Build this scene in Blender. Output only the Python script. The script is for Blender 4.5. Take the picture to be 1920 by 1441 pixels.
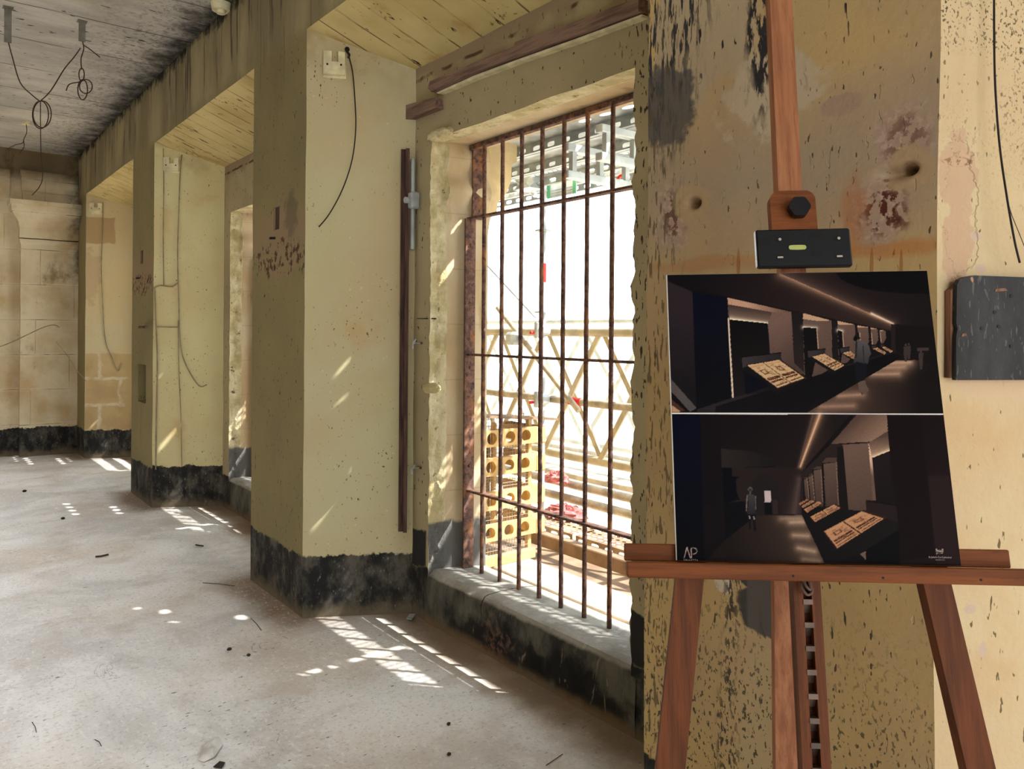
import bpy, math, random
import numpy as np
from mathutils import Vector, Matrix, noise as mn
random.seed(7)
for o in list(bpy.data.objects): bpy.data.objects.remove(o)
SC = bpy.context.scene; COL = SC.collection
# ------------------------------------------------------------------ camera
EYE = 1.6; FPX = 1442.0; YAW = math.radians(38.2); ROLL = 0.0075; PPX, PPY = 960.0, 623.0
cd = bpy.data.cameras.new('camera'); cam = bpy.data.objects.new('camera', cd); COL.objects.link(cam)
cd.sensor_fit = 'HORIZONTAL'; cd.sensor_width = 36; cd.lens = 36*FPX/1920; cd.shift_y = -(720.5-PPY)/1920
cd.clip_start = 0.05
cam.matrix_world = Matrix.Translation((0, 0, EYE)) @ Matrix.Rotation(-YAW, 4, 'Z') @ Matrix.Rotation(math.pi/2, 4, 'X') @ Matrix.Rotation(ROLL, 4, 'Z')
SC.camera = cam
# ------------------------------------------------------------------ light and exposure
SC.view_settings.view_transform = 'Standard'; SC.view_settings.look = 'None'
SC.view_settings.gamma = 1; SC.view_settings.use_curve_mapping = False
SC.view_settings.exposure = 0.0
SC.cycles.max_bounces = 10; SC.cycles.diffuse_bounces = 7; SC.cycles.use_denoising = True
SC.cycles.sample_clamp_indirect = 8
try: SC.cycles.denoising_prefilter = 'ACCURATE'
except Exception: pass
W = bpy.data.worlds.new('sky'); SC.world = W; W.use_nodes = True
W.node_tree.nodes['Background'].inputs[0].default_value = (0.80, 0.91, 1.0, 1)
W.node_tree.nodes['Background'].inputs[1].default_value = 3.6
def light(name, kind, energy, color, loc=(0, 0, 0), direction=None, size=None, portal=False):
    l = bpy.data.lights.new(name, kind); l.energy = energy; l.color = color
    if size: l.shape = 'RECTANGLE'; l.size, l.size_y = size
    if portal: l.cycles.is_portal = True
    o = bpy.data.objects.new(name, l); COL.objects.link(o); o.location = loc
    if direction: o.rotation_euler = Vector(direction).to_track_quat('-Z', 'Y').to_euler()
    return o
# the ray comes in through the windows: towards -X (into the room), +Y (along the wall), down
SUN = Vector((-1.0, 1.12, -1.60))
s_ = light('sun', 'SUN', 14, (1.0, 0.97, 0.92), direction=SUN); s_.data.angle = math.radians(0.53)
PER = 3.35
for w in (-1, 0, 1, 2, 3):
    light('sky_portal', 'AREA', 1, (1, 1, 1), (2.66, 2.863+PER*(w-1), 1.45), (-1, 0, 0), (2.5, 1.6), portal=True)
# fill light added behind the camera; no doorway is built there
light('rear_fill', 'AREA', 215, (0.90, 0.95, 1.0), (-1.2, -4.9, 2.0), (0.02, 1, 0.0), (4.0, 2.8))
rl = light('overhead_fill', 'AREA', 135, (0.95, 0.96, 1.0), (-1.35, 6.3, 3.8), (0.0, 0.0, -1), (2.3, 8.6)); rl.data.spread = math.radians(85)  # overhead fill added to brighten the floor; the ceiling has no opening
# warm light added on the right, past the near window; no lamp is built
wl = light('warm_side_light', 'AREA', 5, (1.0, 0.66, 0.42), (1.75, -1.3, 1.3), (0.1, 1, -0.02), (0.8, 0.8))
# ------------------------------------------------------------------ pixel rays onto real planes
_v = Vector((math.sin(YAW), math.cos(YAW), 0)); _r = Vector((math.cos(YAW), -math.sin(YAW), 0)); _u = Vector((0, 0, 1))
EYEP = Vector((0, 0, EYE))
def ray(px, py):
    a, b = px-PPX, py-PPY
    x = a*math.cos(ROLL)+b*math.sin(ROLL); y = -a*math.sin(ROLL)+b*math.cos(ROLL)
    return _v+_r*(x/FPX)-_u*(y/FPX)
def on(px, py, axis, val):
    d = ray(px, py); return EYEP+d*((val-EYEP[axis])/d[axis])
def onp(px, py, P0, n):
    d = ray(px, py); return EYEP+d*((P0-EYEP).dot(n)/d.dot(n))
def lin(c):
    return tuple((v/255/12.92 if v/255 <= .04045 else ((v/255+.055)/1.055)**2.4) for v in c)
# ------------------------------------------------------------------ node helpers
class S:
    def __init__(s, g, k): s.g = g; s.k = k
    def _o(s, op, b, r=False):
        return s.g.m(op, b, s) if r else s.g.m(op, s, b)
    def __add__(s, b): return s._o('ADD', b)
    __radd__ = __add__
    def __mul__(s, b): return s._o('MULTIPLY', b)
    __rmul__ = __mul__
    def __sub__(s, b): return s._o('SUBTRACT', b)
    def __rsub__(s, b): return s._o('SUBTRACT', b, True)
    def __truediv__(s, b): return s._o('DIVIDE', b)
class G:
    def __init__(s, name, rough=.85):
        s.mat = bpy.data.materials.new(name); s.mat.use_nodes = True; s.nt = s.mat.node_tree
        s.b = s.nt.nodes['Principled BSDF']; s.b.inputs['Roughness'].default_value = rough
        s.b.inputs['Specular IOR Level'].default_value = .25
        geo = s.nt.nodes.new('ShaderNodeNewGeometry'); s.P = S(s, geo.outputs['Position'])
        sep = s.nt.nodes.new('ShaderNodeSeparateXYZ'); s.nt.links.new(sep.inputs[0], s.P.k)
        s.x, s.y, s.z = [S(s, sep.outputs[i]) for i in range(3)]
    def put(s, sock, v):
        if isinstance(v, S): s.nt.links.new(sock, v.k)
        elif isinstance(v, (tuple, list)) and len(v) == 3 and len(sock.default_value) == 4: sock.default_value = (*v, 1)
        else: sock.default_value = v
    def m(s, op, a, b=0.0, clamp=False):
        n = s.nt.nodes.new('ShaderNodeMath'); n.operation = op; n.use_clamp = clamp
        s.put(n.inputs[0], a); s.put(n.inputs[1], b); return S(s, n.outputs[0])
    def vm(s, a, b, op='MULTIPLY'):
        n = s.nt.nodes.new('ShaderNodeVectorMath'); n.operation = op
        s.put(n.inputs[0], a); s.put(n.inputs[1], b); return S(s, n.outputs['Value' if op in ('DOT_PRODUCT', 'LENGTH') else 0])
    def n(s, scale, detail=4, rough=.55, vec=None, st=None, dist=0):
        v = vec or s.P
        if st: v = s.vm(v, st)
        t = s.nt.nodes.new('ShaderNodeTexNoise'); s.put(t.inputs['Vector'], v)
        t.inputs['Scale'].default_value = scale; t.inputs['Detail'].default_value = detail
        t.inputs['Roughness'].default_value = rough; t.inputs['Distortion'].default_value = dist
        return S(s, t.outputs['Fac'])
    def ss(s, x, lo, hi, a=0.0, b=1.0):
        n = s.nt.nodes.new('ShaderNodeMapRange'); n.interpolation_type = 'SMOOTHSTEP'
        s.put(n.inputs[0], x)
        for i, q in enumerate((lo, hi, a, b)): s.put(n.inputs[i+1], q)
        if not isinstance(lo, S) and not isinstance(hi, S) and lo > hi:
            n.inputs[1].default_value, n.inputs[2].default_value = hi, lo
            n.inputs[3].default_value, n.inputs[4].default_value = b, a
        return S(s, n.outputs[0])
    def mix(s, f, a, b):
        n = s.nt.nodes.new('ShaderNodeMix'); n.data_type = 'RGBA'
        s.put(n.inputs[0], f); s.put(n.inputs[6], a); s.put(n.inputs[7], b); return S(s, n.outputs[2])
    def comb(s, x, y, z):
        n = s.nt.nodes.new('ShaderNodeCombineXYZ')
        for i, q in enumerate((x, y, z)): s.put(n.inputs[i], q)
        return S(s, n.outputs[0])
    def blob(s, c, r, amp=.5, scale=14, soft=.12, st=None, detail=4):
        """mask of an irregular patch: ellipsoid about c with half sizes r, edge broken by noise"""
        d = s.vm(s.vm(s.P, tuple(c), 'SUBTRACT'), tuple(1/q for q in r))
        l = s.vm(d, (0, 0, 0), 'LENGTH') + (s.n(scale, detail, .6, st=st)-.5)*(3.4*amp)
        return s.ss(l, 1+soft, 1-soft)
    def speck(s, scale, thr, st=(1, 1, .4), gate=None, w=.025, detail=2):
        q = s.ss(s.n(scale, detail, .5, st=st), thr, thr+w)
        return q*gate if gate is not None else q
    def bump(s, h, dist=.01, strength=.5):
        n = s.nt.nodes.new('ShaderNodeBump'); n.inputs['Distance'].default_value = dist; n.inputs['Strength'].default_value = strength
        s.put(n.inputs['Height'], h); s.nt.links.new(s.b.inputs['Normal'], n.outputs[0])
    def out(s, col, rough=None, metal=None):
        s.put(s.b.inputs['Base Color'], col)
        if rough is not None: s.put(s.b.inputs['Roughness'], rough)
        if metal is not None: s.put(s.b.inputs['Metallic'], metal)
        return s.mat
    def fade(s, c, col, f):      # shortcut: put colour col over c with mask f
        return s.mix(f, c, lin(col))
def flat(name, col, rough=.6, metal=0, var=.15, scale=12):
    g = G(name, rough)
    c = g.mix(g.ss(g.n(scale, 5), .35, .65), lin(tuple(v*(1-var) for v in col)), lin(tuple(min(255, v*(1+var*.4)) for v in col)))
    return g.out(c, rough, metal)
# ------------------------------------------------------------------ mesh helpers
class MB:
    def __init__(s): s.v = []; s.f = []
    def quad(s, a, b, c, d):
        i = len(s.v); s.v += [tuple(a), tuple(b), tuple(c), tuple(d)]; s.f.append((i, i+1, i+2, i+3)); return s
    def grid(s, fn, us, vs, skip=None):
        i0 = len(s.v); n = len(vs)
        for a in us:
            for b in vs: s.v.append(tuple(fn(a, b)))
        for i in range(len(us)-1):
            for j in range(n-1):
                if skip and skip((us[i]+us[i+1])/2, (vs[j]+vs[j+1])/2): continue
                k = i0+i*n+j; s.f.append((k, k+n, k+n+1, k+1))
        return s
    def box(s, lo, hi, M=None, bev=0.0):
        x0, y0, z0 = lo; x1, y1, z1 = hi
        if bev <= 0:
            P = [(x, y, z) for x in (x0, x1) for y in (y0, y1) for z in (z0, z1)]
            F = [(0, 1, 3, 2), (4, 6, 7, 5), (0, 4, 5, 1), (2, 3, 7, 6), (0, 2, 6, 4), (1, 5, 7, 3)]
        else:
            P = []; F = []; idx = {}
            b = min(bev, (x1-x0)/2.01, (y1-y0)/2.01, (z1-z0)/2.01)
            c = ((x0, x1), (y0, y1), (z0, z1))
            for sx in (0, 1):
                for sy in (0, 1):
                    for sz in (0, 1):
                        sg = (sx, sy, sz)
                        for ax in range(3):
                            p = [c[q][sg[q]]+(0 if q == ax else (b if sg[q] == 0 else -b)) for q in range(3)]
                            idx[(sg, ax)] = len(P); P.append(tuple(p))
            for ax in range(3):
                o1, o2 = [q for q in range(3) if q != ax]
                for e in (0, 1):
                    def K(a1, a2):
                        g = [0, 0, 0]; g[ax] = e; g[o1] = a1; g[o2] = a2; return idx[(tuple(g), ax)]
                    F.append((K(0, 0), K(1, 0), K(1, 1), K(0, 1)))
                for a1 in (0, 1):
                    for a2 in (0, 1):
                        g0 = [0, 0, 0]; g1 = [0, 0, 0]; g0[o1] = g1[o1] = a1; g0[o2] = g1[o2] = a2; g1[ax] = 1
                        F.append((idx[(tuple(g0), o1)], idx[(tuple(g1), o1)], idx[(tuple(g1), o2)], idx[(tuple(g0), o2)]))
            for sx in (0, 1):
                for sy in (0, 1):
                    for sz in (0, 1): F.append(tuple(idx[((sx, sy, sz), ax)] for ax in range(3)))
        i = len(s.v)
        for p in P: s.v.append(tuple(M @ Vector(p)) if M else p)
        s.f += [tuple(i+q for q in f) for f in F]; return s
    def tube(s, pts, r, seg=10, cap=True, wob=0):
        pts = [Vector(p) for p in pts]; n = len(pts); i0 = len(s.v)
        rr = r if isinstance(r, (list, tuple)) else [r]*n
        t = (pts[1]-pts[0]).normalized(); a = t.orthogonal().normalized()
        for i, p in enumerate(pts):
            t = (pts[min(i+1, n-1)]-pts[max(i-1, 0)]).normalized()
            a = (a-t*a.dot(t)).normalized(); b = t.cross(a)
            for k in range(seg):
                th = 2*math.pi*k/seg
                q = rr[i]*(1+(wob*mn.noise(p*22+Vector((k*.7, 0, 0))) if wob else 0))
                s.v.append(tuple(p+(a*math.cos(th)+b*math.sin(th))*q))
        for i in range(n-1):
            for k in range(seg):
                k2 = (k+1) % seg; A = i0+i*seg
                s.f.append((A+k, A+k2, A+seg+k2, A+seg+k))
        if cap:
            s.f.append(tuple(i0+k for k in range(seg))[::-1]); s.f.append(tuple(i0+(n-1)*seg+k for k in range(seg)))
        return s
    def prism(s, pts, off):
        """polygon (3D points) extruded by the vector off"""
        i = len(s.v); n = len(pts); off = Vector(off)
        s.v += [tuple(p) for p in pts]+[tuple(Vector(p)+off) for p in pts]
        s.f.append(tuple(range(i, i+n))); s.f.append(tuple(range(i+2*n-1, i+n-1, -1)))
        for k in range(n): s.f.append((i+k, i+(k+1) % n, i+n+(k+1) % n, i+n+k))
        return s
    def disc(s, c, ax, r, h, seg=20, r2=None):
        c = Vector(c); ax = Vector(ax).normalized()
        return s.tube([c, c+ax*h], [r, r2 if r2 is not None else r], seg)
def wloc(o):
    p = Vector(o.location)
    while o.parent: o = o.parent; p = p+Vector(o.location)
    return p
def mk(name, mb, mat, parent=None, smooth=False, origin=None):
    me = bpy.data.meshes.new(name)
    if parent: off = wloc(parent)
    elif origin is not None: off = Vector(origin)
    else:
        a = np.array(mb.v); off = Vector(((a[:, 0].min()+a[:, 0].max())/2, (a[:, 1].min()+a[:, 1].max())/2, a[:, 2].min()))
    me.from_pydata([(x-off.x, y-off.y, z-off.z) for x, y, z in mb.v], [], mb.f); me.materials.append(mat)
    import bmesh
    bm = bmesh.new(); bm.from_mesh(me); bmesh.ops.recalc_face_normals(bm, faces=bm.faces); bm.to_mesh(me); bm.free()
    if smooth:
        me.shade_smooth()
        try: me.set_sharp_from_angle(angle=math.radians(38))
        except Exception: pass
    o = bpy.data.objects.new(name, me); COL.objects.link(o)
    if parent: o.parent = parent
    else: o.location = off
    return o
def sheet(name, mb, mat, smooth=True):      # a surface of the setting
    me = bpy.data.meshes.new(name); me.from_pydata(mb.v, [], mb.f); me.materials.append(mat)
    if smooth:
        me.shade_smooth()
        try: me.set_sharp_from_angle(angle=math.radians(30))
        except Exception: pass
    o = bpy.data.objects.new(name, me); COL.objects.link(o); o['kind'] = 'structure'; return o
def tag(o, label, cat, group=None):
    o['label'] = label; o['category'] = cat
    if group: o['group'] = group
    return o
def thing(name, loc, label, cat, group=None):
    o = bpy.data.objects.new(name, None); COL.objects.link(o); o.location = loc; o.empty_display_size = .05
    return tag(o, label, cat, group)
def dup(root, delta, label=None):
    def cp(o, par):
        c = o.copy(); COL.objects.link(c); c.parent = par
        for ch in [q for q in bpy.data.objects if q.parent == o]: cp(ch, c)
        return c
    c = cp(root, None); c.location = Vector(root.location)+Vector(delta)
    if label: c['label'] = label
    return c
def rng(a, b, step):
    n = max(1, int(round(abs(b-a)/step))); return [a+(b-a)*i/n for i in range(n+1)]
def jit(p, amp=.004, sc=3.0):
    q = mn.noise_vector(Vector(p)*sc); return (p[0]+q.x*amp, p[1]+q.y*amp, p[2]+q.z*amp)
# ------------------------------------------------------------------ dimensions
XF, XW, XO = 1.742, 2.27, 2.62            # pier fronts, window wall, outer face
YF = lambda k: .735+PER*k                 # near arris of pier k
PW = .825; SPL = .30
ZS, ZSB, ZC = 3.28, 3.09, 3.855           # soffit front, soffit back, ceiling
YEND = 11.34; YBACK = -5.2; XL = -4.4
SILL, HEAD = .28, 2.657
WY = lambda w: (2.106+PER*(w-1), 3.62+PER*(w-1))
# ================================================================== materials of the setting
PAINT = (198, 190, 154)
def darkbase(g, c, h, amp=.10):
    """charcoal painted skirting band with a ragged upper edge and worn dusty patches"""
    edge = g.ss(g.z+(g.n(5, 6, .65)-.5)*amp+(g.n(40, 3)-.5)*.02, h+.006, h-.006)
    k = g.mix(g.ss(g.n(9, 6, .7, st=(1, 1, .6)), .42, .68), lin((34, 34, 35)), lin((92, 88, 80)))
    k = g.fade(k, (120, 108, 88), g.ss(g.z+(g.n(12, 5)-.5)*.12, .10, .0)*.8)
    k = g.fade(k, (140, 132, 118), g.speck(60, .68, (1, 1, .5))*.5)
    return g.mix(edge, c, k), edge
def m_jamb(name, base=PAINT, baseh=.345, specks=.67, tint=(194, 178, 140), extra=None, stone=0):
    g = G(name)
    c = g.mix(g.ss(g.n(1.7, 5), .35, .68), lin(base), lin(tint))
    c = g.fade(c, (190, 186, 140), g.ss(g.n(.9, 3, st=(1, 1, .5)), .55, .7)*.5)
    c = g.fade(c, (188, 150, 96), g.ss(g.n(3.5, 6, .6), .58, .75)*.35)
    c = g.fade(c, (92, 72, 50), g.speck(75, specks+.01, (1, 1, .6), g.ss(g.n(2.2, 3), .40, .6)))
    c = g.fade(c, (226, 212, 176), g.speck(40, .72, (1, 1, .7))*.5)
    c = g.fade(c, (150, 120, 76), g.ss(g.z+(g.n(5, 4)-.5)*.3, 2.85, 3.25)*g.ss(g.n(4, 5), .4, .65)*.6)
    if extra: c = extra(g, c)
    c, e = darkbase(g, c, baseh)
    g.bump(g.n(7, 6, .6)*.5+g.n(90, 3)*.12-e*.3, .012, .55)
    return g.out(c)
def PX(g, box, axis, val, amp=.5, scale=14, soft=.12, st=None, thick=.25, detail=4):
    """patch mask whose outline box is read off as (x0,y0,x1,y1) on the plane axis=val"""
    a = on(box[0], box[1], axis, val); b = on(box[2], box[3], axis, val); c = (a+b)/2
    r = [max(abs(a[i]-b[i])/2, .004) for i in range(3)]; r[axis] = thick
    return g.blob(c, r, amp, scale, soft, st, detail)
def m_front(name):      # pier faces towards the room and the beam above
    g = G(name)
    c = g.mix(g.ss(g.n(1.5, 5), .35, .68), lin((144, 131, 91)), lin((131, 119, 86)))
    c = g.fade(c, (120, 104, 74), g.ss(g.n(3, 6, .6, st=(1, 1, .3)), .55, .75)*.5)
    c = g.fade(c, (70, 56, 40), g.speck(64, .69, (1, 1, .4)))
    # beam: bare board-marked concrete with vertical drips, black growth along the ceiling
    bm = g.ss(g.z+(g.n(4, 4)-.5)*.14, 3.22, 3.36)
    bc = g.mix(g.ss(g.n(2.5, 6, st=(1, 1, .35)), .38, .64), lin((172, 158, 122)), lin((132, 120, 94)))
    c = g.mix(bm*.8, c, bc)
    dr = g.ss(g.n(13, 4, .6, st=(1, 1, .07)), .56, .64)*g.ss(g.z+(g.n(3, 3)-.5)*.5, 3.25, 3.6)
    c = g.fade(c, (62, 52, 42), dr*.8)
    ln = g.ss(g.m('ABSOLUTE', g.m('FRACT', g.y*2.6+g.n(2, 2)*.06)-.5), .012, .004)*g.ss(g.n(2, 3), .45, .55)
    c = g.fade(c, (58, 48, 36), ln*g.ss(g.z, 2.9, 3.3)*.8)
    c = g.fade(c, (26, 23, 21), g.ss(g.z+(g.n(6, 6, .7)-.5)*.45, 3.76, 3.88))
    # scar where plaster came off pier 1 and 2
    for k in (1, 2):
        y0 = YF(k)+PW*.5
        mk_ = g.blob((XF, y0, 2.13), (.2, .55, .20), .45, 9)
        c = g.fade(c, (150, 128, 98), mk_*.9)
        c = g.fade(c, (84, 58, 38), g.blob((XF, y0, 2.03), (.2, .5, .10), .7, 13)*g.ss(g.n(24, 4), .5, .6))
    c = g.fade(c, (72, 68, 62), g.blob((XF, YF(1)+.2, 2.28), (.2, .09, .13), .6, 16, .3)*.45)
    c, e = darkbase(g, c, .345)
    g.bump(g.n(7, 6, .6)*.6+g.n(80, 3)*.15, .012, .6)
    return g.out(c)
def m_near():           # the near pier: peeling yellow paint, soot, rust, filler
    g = G('near_pier_paint'); A = dict(axis=0, val=XF)
    c = g.mix(g.ss(g.n(1.8, 5), .36, .66), lin((188, 160, 108)), lin((176, 150, 114)))
    c = g.fade(c, (158, 140, 120), g.ss(g.z+(g.n(3, 5)-.5)*.5, 2.35, 2.0)*g.ss(g.z+(g.n(3, 5)-.5)*.5, 1.75, 2.0)*.8)
    c = g.fade(c, (172, 154, 128), PX(g, (1230, -40, 1400, 190), amp=.7, scale=7, **A)*.85)
    c = g.fade(c, (184, 166, 140), PX(g, (1360, 130, 1530, 250), amp=.6, scale=9, **A)*.9)
    c = g.fade(c, (160, 136, 116), PX(g, (1540, 185, 1620, 208), amp=.35, scale=16, **A)*.9)
    # soot streaks top left and beside the mast
    st = g.ss(g.n(70, 4, .6, st=(1, 1, .14)), .50, .56)
    c = g.fade(c, (52, 52, 54), PX(g, (1180, -260, 1330, 220), amp=.35, scale=6, soft=.4, **A)*st)
    c = g.fade(c, (74, 72, 72), PX(g, (1190, 140, 1300, 270), amp=.45, scale=10, **A)*.85)
    c = g.fade(c, (42, 40, 42), PX(g, (1402, -160, 1450, 190), amp=.55, scale=18, st=(1, 1, .5), soft=.3, **A)*g.ss(g.n(55, 4, .6, st=(1, 1, .3)), .42, .50))
    c = g.fade(c, (48, 42, 38), g.speck(60, .665, (1, 1, .25), g.ss(g.z, 2.15, 2.4)))
    c = g.fade(c, (60, 52, 40), g.speck(90, .68, (1, 1, .35), g.ss(g.n(2, 3), .42, .55))*.9)
    # rust and blisters
    for bx, kk in (((1638, 205, 1745, 318), .6), ((1595, 330, 1705, 455), 1.0), ((1232, 345, 1292, 470), .8)):
        m = PX(g, bx, amp=.45, scale=12, soft=.3, **A)
        c = g.fade(c, (164, 140, 122), m*.95)
        c = g.fade(c, (186, 164, 146), m*g.ss(g.n(50, 3), .5, .58)*.6)
        w = (bx[2]-bx[0])*.22; h = (bx[3]-bx[1])*.2
        m2 = PX(g, (bx[0]+w, bx[1]+h, bx[2]-w*.7, bx[3]-h), amp=.7, scale=14, soft=.5, **A)
        c = g.fade(c, (84, 40, 26), m2*g.ss(g.n(42, 4, .6), .47, .54)*kk)
    c = g.fade(c, (170, 98, 40), PX(g, (1580, 345, 1625, 460), amp=.8, scale=16, soft=.5, **A)*.5)
    c = g.fade(c, (178, 108, 40), PX(g, (1545, 464, 1765, 474), amp=.55, scale=11, soft=.5, **A)*.55)
    c = g.fade(c, (170, 100, 44), PX(g, (1215, 492, 1420, 499), amp=.7, scale=9, soft=.5, **A)*.35)
    for xx in (1635, 1690, 1385): c = g.fade(c, (150, 96, 44), PX(g, (xx-3, 466, xx+3, 530), amp=.2, **A)*.7)
    for bx in ((1678, 300, 1735, 335), (1283, 365, 1310, 395)):
        c = g.fade(c, (172, 146, 112), PX(g, (bx[0]-22, bx[1]-14, bx[2]+18, bx[3]+16), amp=.3, scale=12, **A)*.85)
    # below the board: dark bare patch, peeled column, pepper of specks
    c = g.fade(c, (176, 154, 116), PX(g, (1385, 1210, 1480, 1560), amp=.5, scale=8, **A)*.85)
    c = g.fade(c, (206, 194, 176), PX(g, (1340, 1060, 1372, 1115), amp=.5, scale=14, **A)*.8)
    dk = g.mix(g.ss(g.n(20, 4, st=(1, 1, .1)), .4, .6), lin((66, 62, 60)), lin((88, 82, 78)))
    c = g.mix(PX(g, (1362, 1020, 1520, 1135), amp=.3, scale=12, soft=.06, **A), c, dk)
    c = g.mix(PX(g, (1378, 1080, 1500, 1224), amp=.25, scale=10, soft=.06, **A), c, dk)
    col = g.ss(g.n(6, 3, st=(1, 1, .5)), .3, .7, -.02, .02)+g.y
    yc = on(1368, 1250, 0, XF).y
    band = g.ss(g.m('ABSOLUTE', col-yc), .055, .0)*g.ss(g.z, 1.22, 1.1)
    c = g.fade(c, (74, 64, 54), g.speck(110, .52, (1, 1, .45), band, .04))
    low = g.ss(g.z+(g.n(3, 2)-.5)*.3, 1.1, .55)
    c = g.fade(c, (84, 76, 56), g.speck(110, .60, (1, 1, .6), low, .03))
    c = g.fade(c, (80, 72, 56), g.speck(70, .68, (1, 1, .25), g.ss(g.z, 1.35, 1.1)))
    el = g.ss(g.y, 1.40, 1.50)                                # worn far arris
    c = g.fade(c, (92, 80, 56), g.speck(90, .58, (1, 1, .2), el, .03)*.8)
    c, e = darkbase(g, c, .345)
    g.bump(g.n(6, 6, .6)*.6+g.n(60, 4)*.2-g.speck(40, .68, (1, 1, .35))*.3, .014, .7)
    return g.out(c)
def m_near_jamb():
    g = G('near_jamb_paint'); P0 = Vector((XF, YF(0), 0)); nn = Vector((-SPL, -(XW-XF), 0)).normalized()
    def PJ(bx, **k):
        a = onp(bx[0], bx[1], P0, nn); b = onp(bx[2], bx[3], P0, nn); c = (a+b)/2
        r = [max(abs(a[i]-b[i])/2, .01) for i in range(3)]; r[1] = .5
        return g.blob(c, r, **k)
    c = g.mix(g.ss(g.n(1.6, 5), .35, .65), lin((206, 188, 152)), lin((200, 176, 140)))
    c = g.fade(c, (196, 150, 96), g.ss(g.n(3, 5), .55, .7)*.3)
    up = g.ss(g.z+(g.n(3, 3)-.5)*.6, 1.75, 2.35)
    c = g.fade(c, (88, 78, 58), g.speck(190, .59, (1, 1, .7), up*g.ss(g.n(4, 2), .38, .6), .03))
    c = g.fade(c, (86, 74, 52), g.speck(100, .66, (1, 1, .5), up))
    c = g.fade(c, (110, 96, 66), g.speck(80, .69, (1, 1, .3)))
    c = g.fade(c, (196, 166, 138), PJ((1762, 250, 1832, 420), amp=.5, scale=13, soft=.06))
    c = g.fade(c, (196, 166, 138), PJ((1772, 380, 1825, 545), amp=.55, scale=15, soft=.06))
    c = g.fade(c, (150, 118, 92), PJ((1765, 292, 1830, 312), amp=.5, scale=20, soft=.1)*g.ss(g.n(80, 3), .46, .54))
    c = g.fade(c, (206, 180, 150), PJ((1790, 690, 1990, 745), amp=.5, scale=14, soft=.1)*.9)
    for bx in ((1822, 435, 1842, 450), (1832, 495, 1850, 510), (1836, 1205, 1852, 1235), (1810, 1135, 1830, 1150)):
        c = g.fade(c, (198, 176, 158), PJ(bx, amp=.4, scale=24, soft=.1))
    c, e = darkbase(g, c, .345)
    g.bump(g.n(6, 6, .6)*.6+g.n(70, 4)*.2+PJ((1768, 270, 1830, 540), amp=.55, scale=14, soft=.06)*-.4, .014, .7)
    return g.out(c)
def m_window_wall():
    g = G('window_wall_plaster')
    c = g.mix(g.ss(g.n(2, 5), .36, .66), lin((176, 162, 128)), lin((164, 150, 120)))
    near = g.ss(g.m('FRACT', (g.y-2.27+.9)/PER), .42, .30)    # side of each bay nearest the lens
    c = g.fade(c, (66, 58, 46), g.speck(60, .63, (1, 1, .3), g.ss(g.m('ABSOLUTE', g.y-2.0), .25, .12)))
    c = g.fade(c, (62, 52, 40), g.speck(50, .68, (1, 1, .5)))
    c = g.fade(c, (140, 118, 96), g.ss(g.z+(g.n(5, 5)-.5)*.3, 2.95, 3.05)*.7)
    c = g.fade(c, (88, 68, 48), g.ss(g.m('ABSOLUTE', g.z-3.02+(g.n(4, 4)-.5)*.05), .014, .004)*g.ss(g.n(6, 3), .45, .55))
    hb = g.m('MINIMUM', g.m('ABSOLUTE', g.y-2.12+(g.n(7, 3)-.5)*.05), g.m('ABSOLUTE', g.y-3.66))
    c, e = darkbase(g, c, .29)
    near_op = g.ss(g.m('ABSOLUTE', g.y-1.99), .13, .11)+g.ss(g.m('ABSOLUTE', g.y-3.76), .13, .11)
    side = g.ss(g.z+(g.n(9, 5)-.5)*.10, .50, .485)*near_op
    c = g.fade(c, (44, 43, 43), side*(1-e))
    g.bump(g.n(8, 6, .6)*.6+g.n(80, 3)*.15, .012, .6)
    return g.out(c)
def m_reveal():
    g = G('limestone_reveal')
    ro = g.ss(g.x+(g.n(9, 5)-.5)*.03, XW+.105, XW+.095)       # broken rubble edge inside, dressed stone outside
    c1 = g.mix(g.ss(g.n(7, 6, .65), .36, .64), lin((226, 214, 176)), lin((188, 172, 126)))
    c1 = g.fade(c1, (110, 88, 58), g.ss(g.n(18, 5, .65), .60, .70))
    c2 = g.mix(g.ss(g.n(3, 5, st=(1, 1, .5)), .36, .64), lin((214, 196, 164)), lin((192, 168, 130)))
    c2 = g.fade(c2, (150, 116, 80), g.ss(g.n(9, 5, st=(1, 1, .3)), .58, .7)*.5)
    jt = g.ss(g.m('ABSOLUTE', g.m('FRACT', g.z/.31+.2)-.5), .018, .006)
    c2 = g.fade(c2, (160, 142, 112), jt*.35)
    c = g.mix(ro, c2, c1)
    c = g.fade(c, (104, 102, 98), g.ss(g.z+(g.n(7, 5)-.5)*.10, .56, .53))
    g.bump(g.n(16, 6, .7)*(ro*.9+.15)+g.n(90, 3)*.1, .02, .8)
    return g.out(c)
def m_soffit():
    g = G('painted_board_marked_concrete')
    c = g.mix(g.ss(g.n(2, 5), .35, .66), lin((212, 194, 138)), lin((190, 170, 114)))
    c = g.fade(c, (170, 132, 80), g.ss(g.n(3.4, 6, .6), .54, .7)*.6)
    f = g.m('FRACT', g.y*5.2+g.n(1.5, 2)*.25)
    c = g.fade(c, (96, 74, 46), g.ss(g.m('ABSOLUTE', f-.5), .035, .012)*g.ss(g.n(3.5, 3), .42, .55)*.9)
    c = g.fade(c, (34, 27, 21), g.ss(g.n(11, 4, .6, st=(.45, 1.6, 1)), .64, .67)*.95)
    c = g.fade(c, (92, 64, 36), g.ss(g.n(34, 4, .6), .58, .64)*g.ss(g.n(2.6, 3), .55, .62)*.9)
    g.bump(g.ss(g.m('ABSOLUTE', f-.5), .05, .01)*-.6+g.n(10, 5)*.5, .012, .6)
    return g.out(c)
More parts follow.
